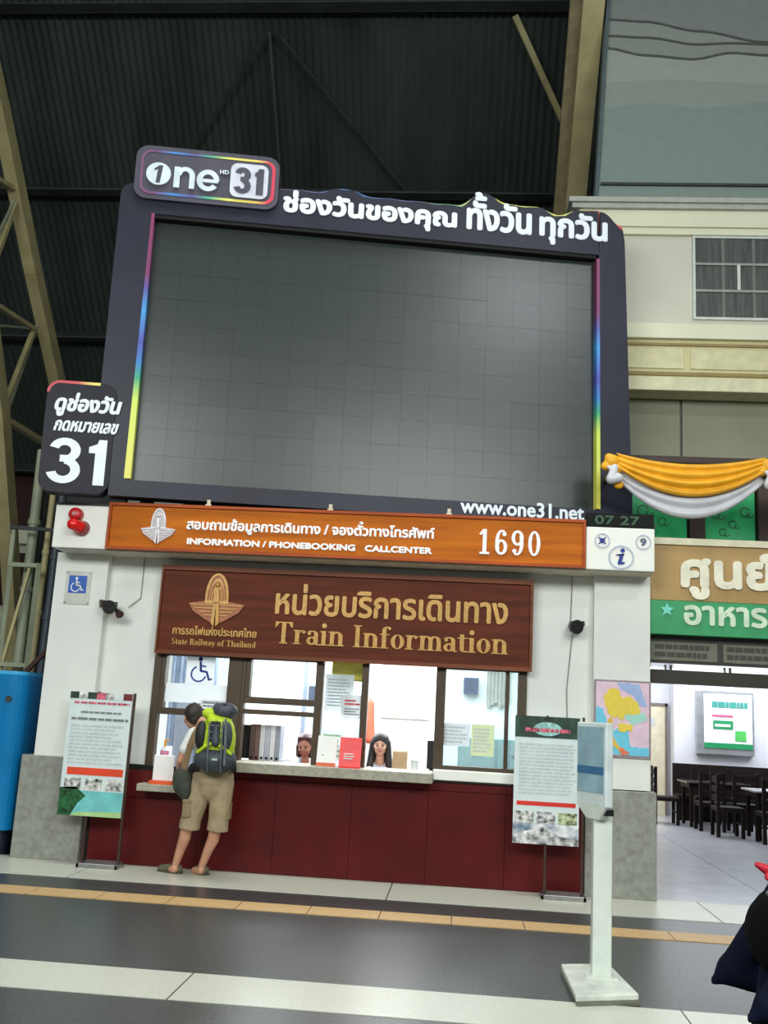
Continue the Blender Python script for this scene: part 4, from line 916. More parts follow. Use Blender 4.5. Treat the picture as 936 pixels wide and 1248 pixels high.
# map
t = thing('map_poster', 'framed pastel country map hanging on the right pillar', 'poster', (1.65, 0, 1.35))
MB().box(1.365, -.02, 1.35, 1.935, 0, 2.12).build('frame', mat('map_frame', (150, 136, 140), .5), t); MB().box(1.385, -.024, 1.375, 1.915, -.019, 2.10).build('sheet', mat('pink_map', (226, 196, 214), .6), t)
def U(u, v): return (1.385+.53*u, 2.10-.725*v)
def blob(pts, amp, seed):
    rr = random.Random(seed); o_ = []
    for (a, c) in zip(pts, pts[1:]+pts[:1]):
        for k in range(4): o_.append((a[0]+(c[0]-a[0])*k/4+(rr.uniform(-amp, amp) if k else 0), a[1]+(c[1]-a[1])*k/4+(rr.uniform(-amp, amp) if k else 0)))
    return [U(min(1, max(0, u)), min(1, max(0, v))) for u, v in o_]
b = MB()
for pts, yy, nm, c_ in ((((.25, .66), (.6, .62), (.66, .88), (.98, .88), (1, 1), (.12, 1)), -.027, 'cyan_map', (110, 200, 226)), (((0, .34), (.14, .36), (.2, .6), (.16, 1), (0, 1)), -.0265, 'cyan_map', 0),
    (((.4, .0), (.82, .02), (.98, .33), (.8, .3), (.68, .16), (.45, .1)), -.0275, 'blue_map', (160, 182, 226)), (((.58, .42), (.92, .40), (.95, .52), (.7, .58), (.56, .52)), -.028, 'mint_map', (166, 218, 206)),
    (((.14, .2), (.26, .1), (.42, .1), (.48, .2), (.62, .18), (.78, .26), (.84, .4), (.7, .44), (.56, .44), (.5, .54), (.4, .46), (.3, .5), (.22, .42)), -.030, 'yellow_map', (232, 206, 76)),
    (((.24, .5), (.3, .5), (.3, .7), (.42, .86), (.62, .96), (.52, 1), (.3, .86), (.22, .66)), -.031, 'ochre_map', (224, 184, 74)), (((.44, .9), (.62, .95), (.6, 1), (.46, .98)), -.033, 'coral_map', (226, 120, 90)), (((.42, .58), (.68, .58), (.68, .67), (.42, .67)), -.0325, 'yellow_map', 0)):
    b.prism(blob(pts, .02, len(pts)), yy, -.024, MATS.get(nm) or mat(nm, c_, .6, var=.03, scale=20))
b.build('map_print', None, t)

# ================================================================== INFORMATION POST (nearer the camera)
t = thing('display_post', 'slim white display post on a pale slab standing in the walkway', 'sign stand', (.98, -3.45, 0))
pw = mat('post_white', (216, 224, 214), .4, var=.04)
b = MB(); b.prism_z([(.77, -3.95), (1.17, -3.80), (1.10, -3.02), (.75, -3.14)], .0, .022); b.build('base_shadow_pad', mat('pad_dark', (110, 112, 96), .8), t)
b = MB(); b.prism_z([(.765, -3.93), (1.165, -3.78), (1.09, -3.03), (.755, -3.14)], .022, .06); b.build('base_slab', mat('slab_marble', (208, 212, 202), .5, var=.12, scale=8), t, bevel=.008)
MB().box(.92, -3.47, .06, 1.045, -3.36, 1.10).build('post', pw, t, bevel=.008)
MB().box(.88, -3.50, .06, 1.085, -3.33, .072).build('foot_plate', pw, t)
hd = Matrix.Translation((.945, -3.42, 0)) @ Matrix.Rotation(R(-61), 4, 'Z')
def hb(mb, x0, y0, z0, x1, y1, z1):
    k = len(mb.v); mb.box(x0, y0, z0, x1, y1, z1); mb.v[k:] = [tuple(hd @ Vector(v)) for v in mb.v[k:]]; return mb
hp = hb(MB(), -.165, -.05, 1.13, .165, .01, 1.68).build('display_head', mat('head_white', (216, 226, 226), .35), t, bevel=.01)
hb(MB(), -.145, -.055, 1.22, .145, -.049, 1.65).build('screen', mat('pale_blue_screen', (150, 182, 194), .3, var=.1, scale=6), hp)
hb(MB(), -.145, -.058, 1.34, .145, -.054, 1.39).build('blue_band', mat('blue_band', (60, 110, 150), .4), hp)
q = MB(); k = len(q.v); q.prism([(-.165, 1.14), (.165, 1.14), (.09, 1.05), (-.05, 1.05)], -.049, .009); q.v = [tuple(hd @ Vector(v)) for v in q.v]; q.build('chin', pw, t)
hb(MB(), .11, -.03, 1.08, .16, .02, 1.12).build('latch', black_m, t)

# ================================================================== BLUE CABINET, LEFT
t = thing('blue_kiosk', 'tall glossy bright blue cabinet at the left edge of the picture', 'cabinet', (-5.1, .4, 0))
bl = mat('glossy_blue', (8, 118, 178), .25, var=.08, scale=1.5)
q = MB(); pts = [(x, z) for x, z in rrect(-5.7, .0, -4.64, 1.0, .16)]
q.prism_z(pts, .25, 1.86); q.build('body', bl, t, bevel=.012)
MB().prism_z(rrect(-5.68, .02, -4.66, .98, .15), 1.86, 1.895).build('lid', mat('blue_lid', (70, 176, 226), .3), t)
MB().prism_z(rrect(-5.6, .08, -4.7, .92, .12), .0, .25).build('plinth', mat('plinth_navy', (24, 34, 50), .5), t)
b = MB(); b.tube((-4.79, -.012, 1.60), (-4.79, .01, 1.60), .035, n=16); b.build('lock_hole', mat('bronze_lock', (50, 60, 56), .4), t)
# things behind it: leaning pipes, frame
for k, (x, y, lx, z1, r, m_, lb) in enumerate((
    (-5.40, 1.5, -.09, 4.75, .062, green_steel, 'widest pale green pipe rising behind the blue cabinet'),
    (-5.30, 1.62, -.03, 4.3, .04, cream_steel, 'slim cream pipe rising behind the blue cabinet, right of the widest pipe'),
    (-5.52, 1.7, .02, 4.9, .035, mat('dark_pipe', (52, 56, 56), .6), 'slim dark grey pipe behind the blue cabinet'),
    (-5.13, 1.5, -.02, 4.2, .05, mat('blue_grey_pipe', (62, 74, 84), .5), 'blue-grey upright pipe nearest the left pillar'))):
    tt = thing('pipe', lb, 'pipe', (x, y, 0)); MB().tube((x, y, 0), (x+lx, y+.1, z1), r, n=12).build('tube', m_, tt)
    for f_ in (.62, .8): MB().tube((x+lx*f_, y+.1*f_, z1*f_-.03), (x+lx*f_, y+.1*f_, z1*f_+.03), r*1.25, n=12).build('coupling', m_, tt)
t = thing('scaffold_frame', 'pale rectangular steel frame standing behind the blue cabinet', 'frame', (-5.4, 1.35, 0))
for x in (-5.60, -5.24): MB().bar((x, 1.35, 0), (x, 1.35, 3.25), .05, .05).build('upright', green_steel, t)
for z in (3.22, 2.0): MB().bar((-5.60, 1.35, z), (-5.24, 1.35, z), .05, .05).build('rail', green_steel, t)
MB().bar((-5.58, 1.38, 1.9), (-5.36, 1.38, 3.2), .035, .035).build('diagonal', cream_steel, t)
MB().bar((-5.64, 1.3, 3.68), (-5.0, 1.3, 3.66), .05, .04).build('crossbar', mat('dark_pipe', (52, 56, 56), .6), t)
MB().bar((-5.60, 1.35, 3.2), (-5.60, 1.33, 3.7), .05, .05).build('upright', green_steel, t)
tag(MB().bar((-6.75, 1.09, .03), (-4.62, 1.09, 2.5), .05, .05).build('brown_timber', mat('brown_timber', (60, 34, 28), .7)), 'thin dark brown timber leaning above the blue cabinet', 'timber')
struct('partition_behind', MB().box(-5.66, 1.95, 0, -4.45, 2.05, 4.9), mat('dark_panel', (40, 42, 42), .7, var=.3, scale=2))

# ================================================================== HALL ROOF AND RIBS
def rz(y): return 18-y
b = MB(); per = .14; x = -26
rows = [(-2, 2.25), (2.2, 4.45), (4.4, 6.7), (6.65, 8.85), (8.8, 11.2), (11.15, 14)]
for ri, (ya, yb) in enumerate(rows):
    off = .02*(ri % 2); vs = []; fs = []; N = int(40/per*4)
    for i in range(N+1):
        xx = -26+i*per/4; d = .022*math.cos(i*math.pi/2)*1.0
        dd = (.7071*d+off*.7)
        vs += [(xx, ya+dd*1, rz(ya)+dd), (xx, yb+dd+.0, rz(yb)+dd)]
    for i in range(N): fs.append((2*i, 2*i+2, 2*i+3, 2*i+1))
    b.add(vs, fs, roof_m)
struct('roof', b, roof_m)
b = None
for k, y in enumerate((2.25, 4.45, 6.68, 8.82, 11.15)):
    q = MB(); z = rz(y)-.12
    q.bar((-26, y-.12, z), (13, y-.12, z), .12, .26, beam_m, (0, 1, 1))
    q.bar((-26, y-.3, z-.12), (13, y-.3, z-.12), .03, .22, beam_m, (0, 1, 0))
    struct('roof_beam', q, beam_m)
for a, c in (((-3.73, 4.5, 13.1), (-6.0, 6.6, 11.2)), ((-3.6, 4.5, 13.1), (-1.3, 6.6, 11.2)), ((-3.7, 4.5, 13.1), (-3.7, 6.6, 11.1))):
    struct('roof_brace', MB().bar(a, c, .05, .05), beam_m)
struct('roof_brace', MB().bar((.5, 4.4, 13.3), (1.75, 5.4, 11.2), .1, .05, upv=(0, 1, 0)), cream_steel)
struct('roof_brace', MB().bar((-8.05, 3.2, 12.55), (-9.2, 4.3, 11.6), .08, .05, upv=(0, 1, 0)), cream_steel)
# left rib truss in the plane x = -7.5
rib = thing('roof_truss', 'cream lattice steel arch rising at the far left under the roof', 'truss', (-7.5, 7, 0))
out = [(-7.5, -1.6, 14.9), (-7.5, 3.0, 10.62), (-7.5, 4.8, 8.7), (-7.5, 5.75, 7.76), (-7.5, 6.6, 6.9), (-7.5, 7.3, 5.6), (-7.5, 7.5, 4.6)]
inn = [(-7.5, -2.6, 13.3), (-7.5, 2.0, 9.2), (-7.5, 3.5, 7.4), (-7.5, 4.3, 6.08), (-7.5, 5.09, 4.36), (-7.5, 5.95, 2.27), (-7.5, 6.6, 0)]
for a, c in zip(out, out[1:]): MB().bar(a, c, .28, .2, upv=(1, 0, 0)).build('outer_chord', cream_steel, rib)
for a, c in zip(inn, inn[1:]): MB().bar(a, c, .28, .2, upv=(1, 0, 0)).build('inner_chord', cream_steel, rib)
X_ = -7.5
LAT = [((3.95, 9.7), (2.0, 9.2), .1), ((3.95, 9.7), (3.3, 7.8), .1), ((5.1, 7.78), (3.45, 7.6), .1), ((5.1, 7.78), (4.35, 6.05), .08), ((4.6, 6.0), (7.1, 6.05), .12), ((2, 9.2), (1.5, 12.1), .1)]
TIE = [((5.1, 7.8), (3.6, 7.25)), ((5.2, 7.9), (4.5, 6.0)), ((3.9, 9.6), (3.1, 7.9))]
def T3(y, z): return (X_, y, z)
for a, c, wd_ in LAT: MB().bar(T3(*a), T3(*c), wd_, wd_*.7).build('lattice_bar', cream_steel, rib)
for a, c in TIE: MB().bar(T3(*a), T3(*c), .04, .04).build('tie_rod', green_steel, rib)
# right rib
rib = thing('roof_rib', 'cream steel rib rising between the dark roof and the grey mural', 'rib', (1.5, 6, 7))
def rp(x, y): return (x, y, 13.6-y)
pa, pb_ = Vector(rp(2.02, -2.5)), Vector(rp(2.02, 7.5))
ra = Vector((2.0, .2, 13.4)); 
RIBW = .26
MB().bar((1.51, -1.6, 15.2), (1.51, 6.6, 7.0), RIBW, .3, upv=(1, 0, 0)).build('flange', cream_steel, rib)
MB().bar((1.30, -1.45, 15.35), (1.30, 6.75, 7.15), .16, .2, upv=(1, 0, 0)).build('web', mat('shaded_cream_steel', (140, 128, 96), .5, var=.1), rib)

# ================================================================== UPPER BUILDING, RIGHT
beige = mat('beige_render', (212, 208, 194), .7, var=.02, scale=2); cream = mat('cream_cornice', (228, 228, 200), .6, var=.02, scale=2); ylw = mat('yellow_cream', (206, 198, 150), .6, var=.02)
ub = []
struct('wall_upper', MB().box(1.397, 1.32, 6.486, 9.675, 1.72, 8.002), beige)
b = MB(); b.box(1.139, 1.12, 8.088, 9.675, 2.02, 8.152); b.box(1.183, 1.16, 8.024, 9.675, 2.02, 8.088); struct('trim_5', b, mat('grey_cornice', (176, 178, 170), .6))
b = MB(); b.box(1.29, 1.22, 7.808, 9.675, 1.72, 8.024); b.box(1.344, 1.26, 7.722, 9.675, 1.72, 7.808); struct('trim_6', b, cream)
b = MB(); b.box(1.397, 1.18, 6.314, 9.675, 1.72, 6.508); struct('trim_7', b, cream, bevel=.01)
b = MB(); b.box(1.397, 1.24, 5.659, 9.675, 1.72, 6.314); struct('trim_8', b, ylw)
b = MB(); b.box(1.397, 1.215, 6.234, 9.675, 1.24, 6.266); b.box(1.397, 1.215, 5.852, 9.675, 1.24, 5.895); struct('trim_9', b, mat('ochre_line', (150, 132, 84), .7))
for a, c in ((1.5, 2.56), (2.64, 4.5), (4.6, 6.45)):
    q = MB(); q.box(a, 1.225, 5.94, c, 1.24, 6.20); struct('trim_10', q, mat('panel_cream', (212, 206, 164), .6), bevel=.006)
struct('trim_11', MB().box(1.397, 1.18, 5.648, 9.675, 1.52, 5.82), mat('light_cream', (216, 212, 176), .6), bevel=.01)
# window with panes
wn = tag(bpy.data.objects.new('window_6', None), kind='structure'); COL.objects.link(wn); WM[wn] = Matrix.Identity(4)
wf = mat('white_window_frame', (206, 212, 206), .5); smoky = mat('dark_window_glass', (66, 70, 66), .5, var=.25, scale=4, stretch=(6, 1, .6))
x0, x1, z0, z1 = 2.72, 4.35, 6.64, 7.69
for q in ((x0-.03, z0-.03, x1+.03, z0), (x0-.03, z1, x1+.03, z1+.03), (x0-.03, z0, x0, z1), (x1, z0, x1+.03, z1)): MB().box(q[0], 1.28, q[1], q[2], 1.34, q[3]).build('frame_bar', wf, wn)
zr = [z0, 6.99, 7.345, z1]; xr = [x0, 3.06, 3.43, 3.81, x1]
for z in zr[1:3]: MB().box(x0, 1.285, z-.015, x1, 1.32, z+.015).build('glazing_bar', mat('grey_glazing_bar', (150, 156, 148), .5), wn)
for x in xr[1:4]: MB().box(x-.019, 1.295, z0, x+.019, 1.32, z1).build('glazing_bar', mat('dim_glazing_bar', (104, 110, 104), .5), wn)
MB().box(3.225, 1.275, 7.002, 3.263, 1.3, 7.335).build('opening_stay', wf, wn)
for a, c in zip(xr, xr[1:]):
    for e, g in zip(zr, zr[1:]): MB().box(a, 1.305, e, c, 1.315, g).build('pane', smoky, wn)
# recessed wall above green shopfront
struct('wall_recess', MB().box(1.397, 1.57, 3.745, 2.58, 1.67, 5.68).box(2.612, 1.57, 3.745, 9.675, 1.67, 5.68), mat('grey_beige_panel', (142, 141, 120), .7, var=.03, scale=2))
struct('wall_recess_seam', MB().box(2.58, 1.6, 3.745, 2.612, 1.67, 5.68), mat('seam_dark', (90, 88, 78), .7))
# mural wall above
mural = thing('grey_mural', 'large blue-grey mural of layered mist ridges on the upper wall', 'mural', (5, 2.0, 8.1))
def medge(z): return 1.57+(z-8.8)*.045
MB().prism([(medge(8.1), 8.1), (10, 8.1), (10, 15), (medge(15), 15)], 2.06, 2.2).build('panel', mat('mural_grey', (132, 138, 134), .7, var=.02), mural)
def interp(tab, x):
    if x <= tab[0][0]: return tab[0][1]
    for (a, za), (b_, zb) in zip(tab, tab[1:]):
        if x <= b_:
            u = (x-a)/(b_-a); u = u*u*(3-2*u); return za+(zb-za)*u
    return tab[-1][1]
RD = [([(1.68, 11.39), (2.25, 11.35), (2.95, 11.2), (3.89, 11.02), (5.2, 11.2), (7, 10.9), (10, 11.2)], (144, 150, 145), 1),
      ([(1.68, 11.12), (2.25, 11.09), (2.95, 10.98), (3.4, 11.0), (3.89, 10.98), (5.2, 10.8), (7, 11), (10, 10.9)], (142, 148, 142), 1),
      ([(1.68, 10.92), (2.25, 10.80), (2.9, 10.74), (3.4, 10.84), (3.89, 10.80), (5.5, 10.6), (10, 10.8)], (158, 165, 157), 1),
      ([(1.68, 10.38), (2.5, 10.42), (3.89, 10.36), (6, 10.45), (10, 10.3)], (147, 155, 149), 0),
      ([(1.68, 9.98), (2.3, 10.05), (3, 9.98), (3.89, 10.08), (6, 9.95), (10, 10.1)], (134, 149, 143), 0)]
for k, (tab, colr, ln) in enumerate(RD):
    y = 2.048-.012*k; pts = [(1.70+i*.15, interp(tab, 1.70+i*.15)) for i in range(56)]
    MB().prism([(medge(8.12)+.03, 8.12), (pts[-1][0], 8.12)]+pts[::-1], y, y+.012).build('ridge', mat('mural_%d' % k, colr, .7, var=.02), mural)
    if ln:
        b = MB()
        for a, c in zip(pts, pts[1:]): b.bar((a[0], y-.004, a[1]), (c[0]+.004, y-.004, c[1]), .03, .016, upv=(0, 1, 0))
        b.build('contour_line', mat('mural_line', (84, 88, 84), .7), mural)
MB().box(1.64, 1.96, 8.80, 10, 1.99, 8.835).build('bottom_bar', mat('dark_bar', (54, 60, 60), .6), mural)
MB().prism([(medge(8.1), 8.1), (medge(8.1)+.05, 8.1), (medge(15)+.05, 15), (medge(15), 15)], 1.975, 2.06).build('side_bar', mat('mural_edge', (84, 98, 102), .6), mural)

# ================================================================== FOOD COURT FRONT
grn = mat('green_panel', (8, 168, 98), .5, var=.12, scale=5); dkb = mat('dark_brown_wood', (58, 40, 32), .6, var=.1)
t = thing('shopfront_transom', 'green painted panels in dark brown frames above the gold sign', 'transom', (4, .5, 3.62))
for k, (a, c) in enumerate(((1.92, 2.54), (2.75, 3.31), (3.52, 4.41), (4.62, 5.57))):
    p = MB().box(a, 1.05, 3.80, c, 1.08, 4.59).build('green_panel', grn, t)
    q = MB()
    for (u, v, r) in ((.2, .42, .07), (.55, .25, .05), (.8, .45, .06), (.35, .12, .045)):
        cx = a+u*(c-a); cz = 3.82+v*.74; q.ring(cx, cz, r, r, r*.78, r*.78, 1.045, 1.05, 20, 330, 14); q.ring(cx+r, cz-r*.5, r*.6, r*.6, r*.42, r*.42, 1.045, 1.05, 100, 380, 12)
    q.build('scroll_pattern', mat('dark_green_scroll', (14, 92, 58), .5), p)
for a, c in ((1.70, 1.79), (2.56, 2.73), (3.33, 3.50), (4.43, 4.60)): MB().box(a, .97, 3.66, c, 1.11, 4.77).build('frame_bar', dkb, t)
MB().box(1.68, 0.95, 4.694, 9.45, 1.15, 4.768).build('frame_bar', dkb, t); MB().box(1.575, 1.15, 3.697, 9.45, 1.25, 4.768).build('backing', mat('deep_green', (12, 70, 50), .6), t)
MB().box(1.806, 1.01, 3.718, 1.89, 1.09, 4.694).build('frame_bar', mat('teal_frame', (20, 80, 66), .5), t)
t = thing('food_court_sign', 'gold and green sign with white Thai letters over the dining entrance', 'sign', (4, .08, 2.62))
MB().box(1.93, .06, 2.975, 6.5, .25, 3.56).build('gold_board', mat('gold_board', (168, 134, 76), .5, var=.06, scale=3), t)
MB().box(1.93, .05, 2.62, 6.5, .25, 2.97).build('green_board', mat('sign_green', (40, 150, 92), .5, var=.05), t)
MB().box(1.93, .03, 3.56, 6.5, .3, 3.63).build('top_lip', mat('cream_lip', (214, 208, 180), .6), t)
crm = mat('cream_letter', (232, 226, 204), .5)
text(MB(), 'ศูนย์', 2.25, 2.99, 3.23, 3.50, .03, depth=.03, bold=.022).build('lettering', crm, t)
text(MB(), 'อาหารม', 2.28, 2.72, 3.32, 2.93, .03, depth=.02, bold=.011).build('lettering', mat('pale_green_letter', (206, 226, 200), .5), t)
st = MB(); cx, cz = 2.11, 2.87
st.prism([(cx+(.075 if k % 2 == 0 else .032)*math.sin(k*math.pi/5), cz+(.075 if k % 2 == 0 else .032)*math.cos(k*math.pi/5)) for k in range(10)], .035, .05); st.build('star', mat('aqua_star', (110, 210, 190), .5), t)
t = thing('notice_strip', 'dark grey strip of small signs hanging below the green board', 'sign', (4, .15, 2.33))
MB().box(1.93, .2, 2.33, 6.5, .24, 2.62).build('backing', mat('dark_strip', (56, 56, 52), .6), t)
for k in range(6):
    a = 1.97+k*.74; p = MB().box(a, .185, 2.36, a+.68, .2, 2.55).build('sign_panel', mat('grey_green_panel', (112, 112, 96), .6), t)
    q = MB(); lines(q, a+.04, 2.38, a+.62, 2.54, .18, 2, mat('faded_ink', (70, 70, 62), .7), h=.6, ragged=.1); q.build('print', None, p)
for k in range(5):
    a = 1.6+k*.62; tt = thing('tube_lamp', ['leftmost white tube lamp under the strip of small signs', 'second white tube lamp from the pillar under small signs', 'third white tube lamp from the pillar under small signs', 'fourth white tube lamp from the pillar under small signs', 'fifth white tube lamp from the pillar under small signs'][k], 'lamp', (a+.3, .5, 2.27), group='tube lamps over the entrance')
    MB().tube((a+.03, .5, 2.28), (a+.57, .5, 2.28), .022, n=10).build('tube', mat('lit_tube', (240, 246, 255), .4, emit=1.6), tt)
    for e in (a+.01, a+.57): MB().box(e, .48, 2.255, e+.02, .52, 2.33).build('holder', paper, tt)
struct('beam_entrance', MB().box(1.93, .15, 2.125, 9, .4, 2.26), mat('dark_lintel', (46, 40, 32), .6))
struct('ceiling_dining', MB().box(1.93, .4, 3.25, 13, 11, 3.35), bw)
struct('wall_dining_lintel', MB().box(1.93, .6, 2.5, 9, .7, 3.3), bw)
# dining room walls
dw = mat('dining_wall', (222, 224, 234), .6, var=.02)
struct('wall_dining_left', MB().box(1.93, .5, 0, 2.03, 10, 3.3), mat('cream_jamb', (220, 214, 194), .6))
struct('wall_dining_back', MB().box(1.93, 10, 0, 13, 10.2, 3.3), dw)
struct('pillar_dining', MB().box(4.15, 9.55, 0, 9.5, 10, 3.3), dw)
struct('wall_dining_right', MB().box(12.9, .5, 0, 13, 10, 3.3), dw)
d = thing('cream_door', 'plain cream door in the back corner of the dining room', 'door', (3.7, 9.98, 0))
MB().box(3.15, 9.92, 0.006, 4.05, 9.98, 2.08).build('door_leaf', mat('cream_door_paint', (222, 214, 188), .6), d); MB().box(3.1, 9.9, 0.006, 3.15, 9.995, 2.14).build('jamb', mat('jamb_dark', (120, 110, 104), .6), d); MB().box(4.05, 9.9, 0.006, 4.10, 9.995, 2.14).build('jamb', mat('jamb_dark', (120, 110, 104), .6), d); MB().box(3.1, 9.9, 2.08, 4.1, 9.995, 2.14).build('jamb', mat('jamb_dark', (120, 110, 104), .6), d)
MB().box(3.6, 9.91, 1.7, 3.85, 9.92, 1.85).build('door_plate', lgrey, d)
t = thing('framed_poster', 'silver framed poster with green lettering on the dining wall', 'poster', (5.1, 9.5, 1.2))
fx0, fx1, fz0, fz1 = 4.55, 5.62, 1.22, 2.42
MB().box(fx0, 9.40, fz0, fx1, 9.55, fz1).build('frame', mat('silver_frame', (176, 180, 184), .3, metal=.6), t, bevel=.01)
ps = MB().box(fx0+.13, 9.39, fz0+.12, fx1-.04, 9.405, fz1-.06).build('sheet', mat('poster_sheet', (226, 232, 244), .5), t)
gp = mat('poster_green', (20, 140, 84), .5)
q = MB(); lines(q, fx0+.28, fz1-.34, fx1-.12, fz1-.18, 9.38, 1, mat('poster_teal', (60, 150, 140), .5), h=.7, ragged=0); q.box(fx0+.28, 9.38, fz1-.49, fx1-.4, 9.39, fz1-.45, mat('poster_pink', (220, 90, 130), .5))
q.box(fx0+.3, 9.38, fz1-.72, fx1-.4, 9.39, fz1-.56, gp); q.box(fx1-.36, 9.38, fz0+.27, fx1-.16, 9.39, fz0+.46, mat('poster_leaf', (80, 190, 90), .5)); q.box(fx0+.13, 9.38, fz0+.12, fx1-.04, 9.39, fz0+.22, gp); lines(q, fx0+.33, fz1-.70, fx1-.45, fz1-.6, 9.375, 1, paper, h=.5, ragged=0); q.build('print', None, ps)
# dark wainscot bench along back wall
t = thing('bench', 'long dark wooden bench with high back along the dining wall', 'bench', (6, 9.3, 0))
dwood = mat('dark_chair_wood', (24, 14, 13), .6, spec=.2, var=.2, scale=8)
MB().box(4.1, 9.42, .4, 9.2, 9.5, 1.02).build('backrest', dwood, t); MB().box(4.1, 9.0, .40, 9.2, 9.42, .46).build('seat', dwood, t)
MB().box(4.12, 9.05, .006, 9.18, 9.1, .40).build('front_panel', dwood, t)
for x in (4.15, 5.4, 6.6, 7.8, 9.1): MB().box(x, 9.1, .006, x+.06, 9.4, .40).build('leg', dwood, t)
def chair(x, y, rot, label, g='dark dining chairs'):
    t = thing('dining_chair', label, 'chair', (x, y, .006), (0, 0, R(rot)), group=g)
    MB().box(-.22, -.22, .40, .22, .22, .47).build('seat', dwood, t, local=True, bevel=.01)
    for sx in (-.19, .19):
        MB().box(sx-.026, -.215, 0, sx+.026, -.163, .40).build('leg', dwood, t, local=True)
        MB().box(sx-.026, .17, 0, sx+.026, .222, .98).build('leg', dwood, t, local=True)
    for z in (.60, .74, .89): MB().box(-.17, .19, z-.05, .17, .21, z+.05).build('back_slat', dwood, t, local=True)
    MB().box(-.17, -.19, .2, .17, -.17, .23).build('stretcher', dwood, t, local=True)
def table(x, y, label, top):
    t = thing('dining_table', label, 'table', (x, y, .006))
    MB().box(x-.55, y-.4, .74, x+.55, y+.4, .77).build('table_top', top, t, bevel=.006); MB().box(x-.5, y-.35, .66, x+.5, y+.35, .74).build('apron', dwood, t)
    for sx in (-.48, .44):
        for sy in (-.33, .29): MB().box(x+sx, y+sy, .006, x+sx+.05, y+sy+.05, .66).build('leg', dwood, t)
glare = mat('lacquer_top', (60, 50, 48), .15)
table(4.55, 8.2, 'dark dining table at the far left of the dining room', glare)
table(5.25, 6.6, 'pale-topped dining table nearest the entrance', mat('pale_top', (190, 190, 192), .2))
table(6.6, 8.2, 'dark dining table furthest inside the dining room', glare)
chair(3.70, 8.2, 90, 'dark slatted chair at the far left end of far left table'); chair(4.3, 7.45, 180, 'dark chair tucked before the far left table, its left seat'); chair(4.85, 7.45, 180, 'dark chair tucked before the far left table, its right seat')
chair(4.38, 6.6, 90, 'dark chair at the left end of the pale-topped table'); chair(4.9, 5.95, 180, 'nearest dark chair in front of the pale-topped table'); chair(5.45, 5.95, 180, 'dark chair in front of pale-topped table, right of the nearest one')
chair(6.6, 7.4, 180, 'dark chair before the furthest dining table')
table(5.9, 5.2, 'pale-topped dining table cut off by the right edge of the photo', mat('pale_top', (190, 190, 192), .2))
chair(5.1, 5.2, 90, 'dark chair at the left end of the table cut by the right edge')
chair(4.55, 8.76, 0, 'dark chair behind the far left table, its left seat')
chair(5.2, 8.76, 0, 'dark chair behind the far left table, its right seat')
# ---- swag
def swag(x0, x1, label):
    t = thing('fabric_swag', label, 'garland', ((x0+x1)/2, -.1, 4.2))
    def surf(m, top, bot, ys, nf, nm):
        vs = []; fs = []; nu, nv = 40, 24
        for j in range(nv+1):
            v = j/nv
            for i in range(nu+1):
                u = i/nu; s_ = 4*u*(1-u); zt = top[0]-top[1]*s_; zb = bot[0]-bot[1]*s_
                z = zt+(zb-zt)*v; y = ys-.05*s_*math.sin(v*math.pi)-.022*math.sin(v*math.pi*nf)*(.3+.7*s_)
                vs.append((x0+(x1-x0)*u+.02*math.sin(v*9)*(1-s_), y, z))
        for j in range(nv):
            for i in range(nu): a = j*(nu+1)+i; fs.append((a, a+1, a+nu+2, a+nu+1))
        me = MB().add(vs, fs, m, True).build(nm, m, t); md = me.modifiers.new('thick', 'SOLIDIFY'); md.thickness = .008
    surf(MATS['gold_silk'], (4.50, .10), (4.36, .30), -.075, 7, 'gold_cloth')
    surf(MATS['white_silk'], (4.36, .20), (4.26, .42), .0, 5, 'white_cloth')
    return t
mat('gold_silk', (236, 168, 20), .5, var=.06); mat('white_silk', (208, 208, 214), .5, var=.04)
swag(1.56, 3.10, 'gold and white cloth swag draped beside the big screen'); swag(3.22, 4.8, 'gold and white cloth swag continuing beyond the right edge')
def rosette(x, label):
    t = thing('cloth_rosette', label, 'garland', (x, -.08, 4.1))
    b = MB()
    for (dx, dz, r) in ((0, .06, .085), (-.06, .0, .06), (.06, -.02, .06), (.03, -.12, .07), (.07, -.2, .055), (-.03, .1, .05)): b.ell((x+dx, -.06, 4.36+dz), (r, r*.7, r*.85))
    b.build('gold_knot', MATS['gold_silk'], t, remesh=.01, smooth=3)
    b = MB(); b.limb([(x+.02, -.13, 4.33, .04), (x-.02, -.14, 4.20, .055), (x+.06, -.13, 4.22, .05)]); b.ell((x-.04, -.13, 4.33), .025); b.build('white_knot', MATS['white_silk'], t, remesh=.01, smooth=3)
rosette(1.52, 'gold and white cloth knot by the big screen edge'); rosette(3.14, 'gold and white cloth knot at the right edge of picture')
for x in (1.52, 3.14): struct('beam_bracket', MB().box(x-.02, -.06, 4.3, x+.02, .8, 4.34), dkb)

# ================================================================== FAR LEFT BUILDING
fb = thing('far_building', 'beige galleried building with dark red openings seen through the lattice', 'building', (-12, 11.5, 0))
MB().box(-22, 11.4, 0, -6.5, 11.8, 9.2).build('wall', beige, fb)
for z, hh in ((7.9, .35), (6.9, .3), (5.0, .3), (3.2, .25)): MB().box(-22, 11.15, z, -6.5, 11.4, z+hh).build('ledge', cream, fb)
for z in (7.25, 5.45, 3.6):
    for k in range(7):
        x = -20.8+k*1.9; p = MB().box(x, 11.3, z, x+1.3, 11.41, z+.62 if z > 7 else z+1.2).build('opening', mat('dark_red_brown_void', (52, 24, 18), .7), fb)
        MB().box(x+.62, 11.28, z, x+.68, 11.3, z+.6).build('mullion', dkb, p)
struct('wall_hall_back', MB().box(-6.5, 12, 0, 14, 12.3, 6.2), mat('hall_back_dark', (60, 62, 60), .8))

